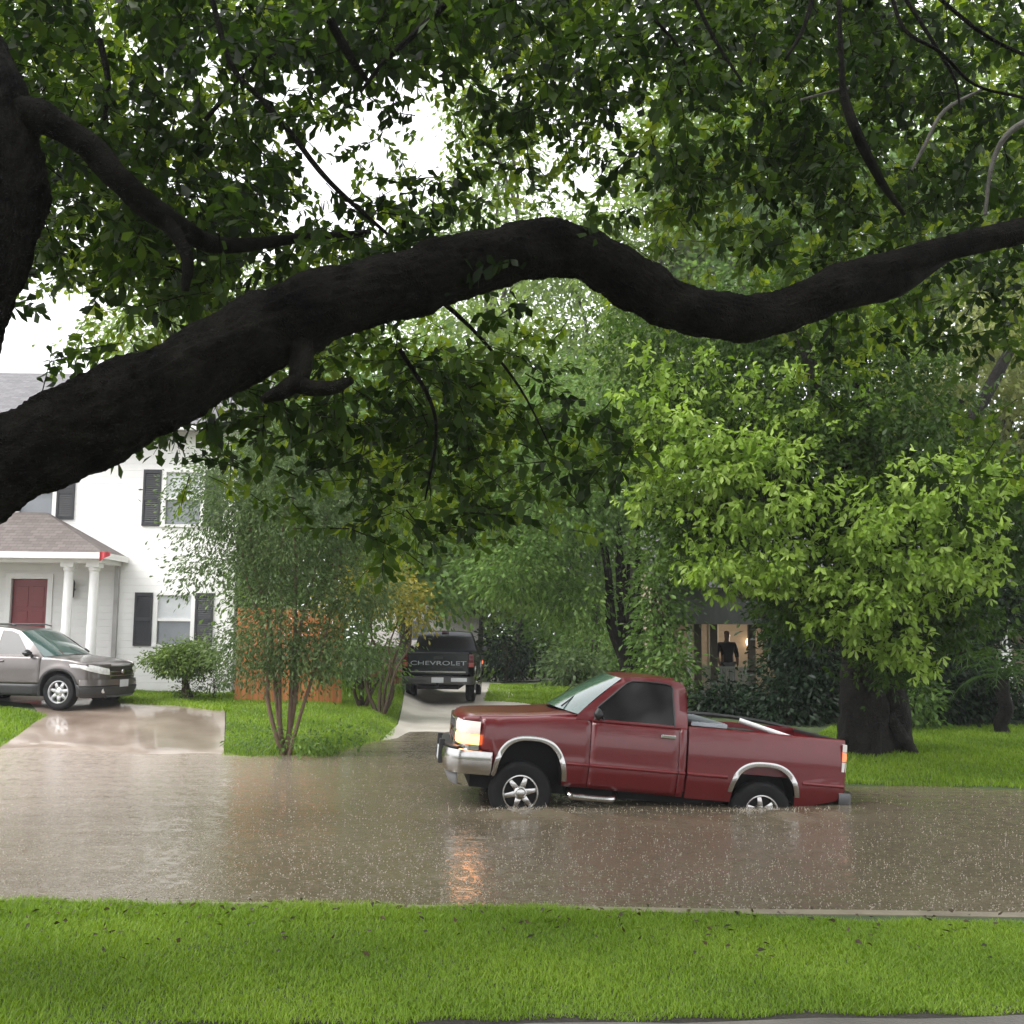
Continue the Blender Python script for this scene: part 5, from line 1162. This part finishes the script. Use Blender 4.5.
# ------------------------------------------------------------------ the old oak in the foreground
OX, OY = P(-300, 600, 5.7).x, 5.9
oak = empty('oak_tree', (OX, OY, .14)); tag(oak, 'huge dark old oak whose long crooked limb and leaves hang across the whole view', 'tree')
o0 = Vector(oak.location)
def limb(name, pts, m=bark_wet, seg=40, n=16, knob=.10, seed=1, parent=oak):
    """pts: (px, py, depth, radius in metres)"""
    q = smooth_path([(*P(a, b, d), r) for a, b, d, r in pts], n); rnd = random.Random(seed); ph = [rnd.uniform(0, 6.28) for _ in range(6)]
    mb = MB(); rows = []; ref = None; nr_ = len(q)//4 + 3; rdg = [[rnd.uniform(-1, 1) for _ in range(seg)] for _ in range(nr_)]
    for i, c in enumerate(q):
        p = Vector(c[:3]); a_, b_ = Vector(q[max(i-1, 0)][:3]), Vector(q[min(i+1, len(q)-1)][:3]); t = (b_-a_).normalized()
        if ref is None: ref = t.orthogonal().normalized()
        u = (ref - t*ref.dot(t)).normalized(); ref = u; w_ = t.cross(u); row = []
        for k in range(seg):
            A = 2*math.pi*k/seg; rr = c[3]*(1 + knob*(math.sin(A*2+ph[0]+i*.11)*.45 + math.sin(A*3+ph[1]-i*.17)*.35 + math.sin(i*.31+ph[2]+A)*.35) + rnd.uniform(-.026, .026) + .06*lerp(rdg[i//4][k], rdg[i//4+1][k], (i % 4)/4))
            row.append(p - o0 + (u*math.cos(A) + w_*math.sin(A))*rr)
        rows.append(row)
    mb.grid(rows, close=True).poly(rows[0], True).poly(rows[-1])
    return mb.build(name, m, parent, smooth=True, angle=80)
k_ = 1/1100
main = [(-330, 640, 5.8, .40), (-200, 570, 5.65, .33), (-100, 521, 5.6, .262), (0, 467, 5.6, .236), (80, 428, 5.65, .232), (160, 388, 5.75, .224), (250, 341, 5.9, .211), (320, 307, 6.0, .200), (400, 286, 6.15, .188), (460, 267, 6.3, .183), (512, 254, 6.4, .178), (560, 248, 6.5, .163), (600, 262, 6.55, .162), (640, 287, 6.6, .160), (680, 307, 6.7, .153), (735, 318, 6.8, .142), (780, 312, 6.9, .137), (830, 291, 7.0, .142), (880, 272, 7.1, .118), (940, 250, 7.2, .080), (1024, 230, 7.35, .085), (1120, 205, 7.5, .07), (1230, 180, 7.7, .05)]
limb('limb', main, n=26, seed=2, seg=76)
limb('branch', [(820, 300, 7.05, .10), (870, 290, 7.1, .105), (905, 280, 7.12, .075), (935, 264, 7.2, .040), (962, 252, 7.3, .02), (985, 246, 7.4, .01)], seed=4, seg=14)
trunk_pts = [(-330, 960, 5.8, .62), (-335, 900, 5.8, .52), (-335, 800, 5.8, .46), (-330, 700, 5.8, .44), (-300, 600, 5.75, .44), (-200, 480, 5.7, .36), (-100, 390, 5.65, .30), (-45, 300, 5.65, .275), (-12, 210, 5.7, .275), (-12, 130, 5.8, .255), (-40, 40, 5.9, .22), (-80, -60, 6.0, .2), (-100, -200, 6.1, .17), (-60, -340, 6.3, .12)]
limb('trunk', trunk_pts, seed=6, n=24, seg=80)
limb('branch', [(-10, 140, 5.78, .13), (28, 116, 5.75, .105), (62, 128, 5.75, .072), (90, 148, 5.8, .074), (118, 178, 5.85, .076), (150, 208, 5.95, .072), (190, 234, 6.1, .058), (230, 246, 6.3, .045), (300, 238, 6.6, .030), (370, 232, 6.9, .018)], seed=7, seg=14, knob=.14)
limb('branch', [(160, 215, 5.98, .045), (178, 238, 5.95, .040), (188, 262, 5.93, .035), (185, 290, 5.92, .022)], seed=8, seg=10)
limb('branch', [(298, 330, 5.95, .08), (302, 362, 5.85, .065), (300, 384, 5.8, .05), (330, 388, 5.75, .04), (352, 380, 5.7, .02)], seed=9, seg=10)
limb('branch', [(302, 380, 5.8, .05), (280, 392, 5.75, .045), (262, 400, 5.7, .02)], seed=10, seg=10)
pale_bark = bark_mat('pale_branch_bark', (.05, .048, .042), (.13, .12, .105), 10, .6)
thin = [ [(205, -30, 6.5, .02), (230, 62, 6.5, .019), (262, 100, 6.5, .019), (290, 132, 6.5, .018), (330, 182, 6.5, .016), (392, 238, 6.6, .010)],
 [(445, 5, 6.2, .020), (412, 36, 6.2, .019), (384, 62, 6.2, .017), (362, 90, 6.2, .009)], [(330, 20, 6.2, .028), (352, 60, 6.25, .026), (370, 84, 6.3, .012)],
 [(838, -20, 6.8, .016), (842, 70, 6.8, .018), (845, 100, 6.8, .028), (857, 135, 6.8, .034), (880, 180, 6.9, .026), (905, 215, 6.95, .012)],
 [(815, -10, 6.4, .016), (803, 30, 6.4, .014), (785, 60, 6.4, .009)], [(890, -10, 6.2, .012), (905, 30, 6.2, .012), (940, 52, 6.2, .011), (975, 85, 6.3, .009), (1024, 98, 6.3, .008)],
 [(900, -10, 6.3, .014), (935, 45, 6.3, .012), (955, 80, 6.3, .009), (960, 110, 6.3, .006)], [(930, -10, 6.0, .012), (985, 35, 6.0, .011), (1040, 62, 6.1, .010)],
 [(690, -10, 6.5, .014), (715, 40, 6.5, .012), (742, 82, 6.5, .008)], [(655, 20, 6.9, .012), (680, 50, 6.9, .010), (690, 90, 6.9, .005)], [(100, 40, 6.4, .022), (108, 80, 6.4, .020), (104, 120, 6.4, .010)],
 [(205, 120, 6.6, .014), (250, 70, 6.6, .012), (300, 40, 6.6, .009)], [(400, 350, 6.5, .016), (430, 400, 6.4, .012), (436, 440, 6.4, .008), (425, 500, 6.4, .005)], [(440, 300, 6.6, .016), (478, 335, 6.6, .011), (520, 388, 6.6, .008), (552, 450, 6.6, .004)]]
for i, t in enumerate(thin): limb('branch', t, seed=30+i, seg=7, n=5, knob=.12)
for i, t in enumerate(([(1050, 110, 7.2, .022), (1010, 132, 7.2, .020), (992, 165, 7.2, .016), (985, 215, 7.2, .012)], [(985, 88, 7.0, .010), (945, 110, 7.0, .012), (925, 145, 7.0, .012), (912, 170, 7.0, .008)], [(800, 100, 7, .008), (830, 92, 7, .010), (848, 88, 6.9, .010)])):
    limb('branch', t, pale_bark, seed=50+i, seg=8, n=5)

# leaf sprays: how thickly the leaves hang in each part of the crown (rows from the top of the view down, columns left to right)
DENS = """
9 9 9 9 9 9 9 9 9 9 9 9 9 9 9 9
9 9 9 9 8 8 9 9 9 9 9 9 9 8 8 8
8 8 7 7 5 2 2 7 5 7 9 9 8 8 7 7
7 8 7 5 3 1 2 6 3 3 6 8 8 8 7 7
8 9 9 8 7 7 7 5 2 2 4 6 8 7 7 7
3 6 9 9 7 4 2 2 2 2 2 3 4 5 4 5
2 2 5 4 5 6 6 4 3 1 1 0 2 4 1 3
0 0 2 6 6 7 8 7 5 1 0 0 0 1 0 3
0 0 0 4 2 5 8 8 4 2 0 0 0 0 0 3
0 0 0 0 0 1 4 2 0 0 0 0 0 0 0 0
0 0 0 0 0 0 0 0 0 0 0 0 0 0 0 0
"""
D = np.array([[float(c) for c in r.split()] for r in DENS.strip().split('\n')])   # first row is above the frame
def sprays(n, py0, py1, px0, px1, d0, d1, scale, use):
    px = rng.uniform(px0, px1, n); py = rng.uniform(py0, py1, n)
    if use:
        ci = np.clip(px/64 - .5, 0, 14.999); ri = np.clip(py/64 + .5, 0, 9.999); i, j = ri.astype(int), ci.astype(int); a, b = ri-i, ci-j
        dv = D[i, j]*(1-a)*(1-b) + D[i+1, j]*a*(1-b) + D[i, j+1]*(1-a)*b + D[i+1, j+1]*a*b
        lump = .5 + .5*np.sin(px*.043 + 1.3*np.sin(py*.031))*np.sin(py*.051 + 1.7*np.sin(px*.027+1))
        keep = rng.uniform(0, 9, n) < dv*(dv/8)**.6*scale*(.5 + .8*lump); px, py = px[keep], py[keep]
    d = rng.uniform(d0, d1, len(px)) + (1.3*np.clip((px-600)/250, 0, 1) if use else 0)
    c0 = np.array([tuple(P(a, b, c)) for a, b, c in zip(px, py, d)]).reshape(-1, 3)
    return np.repeat(c0, 3, axis=0) + rng.normal(0, 1, (len(c0)*3, 3))*np.array([.17, .2, .12])
def spray_crown(name, ctr, leaf_n, L, W, m, tone0=.5, slen=.34):
    n = len(ctr); dr = unit(rng.normal(0, 1, (n, 3)) * np.array([1, .8, .5]) + np.array([0, 0, -.35])); a = ctr - dr*slen*.5; b = ctr + dr*slen*.5
    k = leaf_n; t = np.tile(np.linspace(.12, 1.0, k), n) + rng.uniform(-.04, .04, n*k); idx = np.repeat(np.arange(n), k)
    pos = a[idx] + (b-a)[idx]*t[:, None] + rng.normal(0, .012, (n*k, 3)); sidev = unit(np.cross(dr, rng.normal(0, 1, (n, 3))))[idx]
    sg = np.where(np.arange(n*k) % 2, 1, -1)[:, None]; d = dr[idx]*.65 + sidev*sg*.8 + rng.normal(0, .4, (n*k, 3)); d[:, 2] -= .25
    v, f = leaves_np(pos, d, L, W); tone = np.clip(tone0 + rng.normal(0, .24, n)[idx] + rng.normal(0, .14, n*k), 0, 1)
    v2, f2 = sticks_np(a, b, .0045, .0015); off = np.array(o0)
    return link_mesh(name, np_mesh(name, v - off, f, tone, v2=v2 - off, f2=f2), [m, bark_wet], oak)
near = sprays(4000, -60, 590, -60, 1084, 6.2, 8.2, .34, True)
spray_crown('crown', near, 15, .098, .058, oak_leaf, .35)  # darker tone puts the near canopy's shade into the leaf colour
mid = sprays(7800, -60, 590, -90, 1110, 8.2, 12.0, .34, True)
spray_crown('crown', mid, 14, .10, .058, oak_lit, .5, .42)
# unseen sprays above and behind the view, added to shade limb and verge
n = 2600; x = rng.uniform(-9, 9, n); y = rng.uniform(-4, 5.5, n); z = rng.uniform(5.2, 9.5, n)
vis = (z - HC) < np.maximum(y, .01)*(632+40)/1100*1.02; keep = ((z - HC) > np.maximum(y, 0)*.72 + .6)
spray_crown('crown', np.stack([x, y, z], 1)[keep], 12, .15, .08, oak_leaf, .5, .5)  # added unseen sprays, only there to shade limb and verge
# ------------------------------------------------------------------ sky and light
w = bpy.data.worlds.new('World'); scene.world = w; w.use_nodes = True; nt = w.node_tree
bg = nt.nodes['Background']; sky = nt.nodes.new('ShaderNodeTexSky'); sky.sky_type = 'NISHITA'; sky.sun_disc = False
SUN_E, SUN_A = R(50), R(245)       # high on the left, over the open street
sky.sun_elevation = SUN_E; sky.sun_rotation = SUN_A; sky.air_density = 1.0; sky.dust_density = 6.0; sky.ozone_density = 1.0
hs = nt.nodes.new('ShaderNodeHueSaturation'); hs.inputs['Saturation'].default_value = .12
nt.links.new(sky.outputs['Color'], hs.inputs['Color']); mx = nt.nodes.new('ShaderNodeMixRGB'); mx.inputs['Fac'].default_value = .75; mx.inputs[2].default_value = (8.0, 8.1, 8.3, 1)   # the even white of a rain cloud
nt.links.new(hs.outputs['Color'], mx.inputs[1]); nt.links.new(mx.outputs['Color'], bg.inputs['Color']); bg.inputs['Strength'].default_value = SKY_STR
sd = bpy.data.lights.new('sun', 'SUN'); so = bpy.data.objects.new('sun', sd); COL.objects.link(so)
sd.energy = SUN_STR; sd.angle = R(35); sd.color = (1, .98, .95)
d = Vector((math.sin(SUN_A)*math.cos(SUN_E), math.cos(SUN_A)*math.cos(SUN_E), math.sin(SUN_E)))
so.rotation_euler = d.to_track_quat('Z', 'Y').to_euler(); so.location = (0, 0, 30)
vs = scene.view_settings; vs.view_transform = 'Standard'; vs.look = 'None'; vs.exposure = EXPO; vs.gamma = 1
scene.render.engine = 'CYCLES'
c = scene.cycles; c.use_denoising = True; c.max_bounces = 8; c.diffuse_bounces = 3; c.glossy_bounces = 4; c.transmission_bounces = 6; c.transparent_max_bounces = 8; c.volume_bounces = 0
try: c.denoiser = 'OPENIMAGEDENOISE'
except Exception: pass
c.sample_clamp_indirect = 4

# rain-filled air
hz_o = MB().box(-155, 155, -55, 165, -1.6, 26).build('haze', None, None); hz_o['kind'] = 'stuff'; hz_o['label'] = 'thin pale rain haze filling the air'
hm = bpy.data.materials.new('rain_haze'); hm.use_nodes = True; hn = hm.node_tree; hn.nodes.remove(hn.nodes['Principled BSDF'])
pv = hn.nodes.new('ShaderNodeVolumePrincipled'); pv.inputs['Color'].default_value = (.93, .95, .97, 1); pv.inputs['Density'].default_value = HAZE; pv.inputs['Anisotropy'].default_value = .2
hn.links.new(pv.outputs['Volume'], hn.nodes['Material Output'].inputs['Volume']); hz_o.data.materials.append(hm)
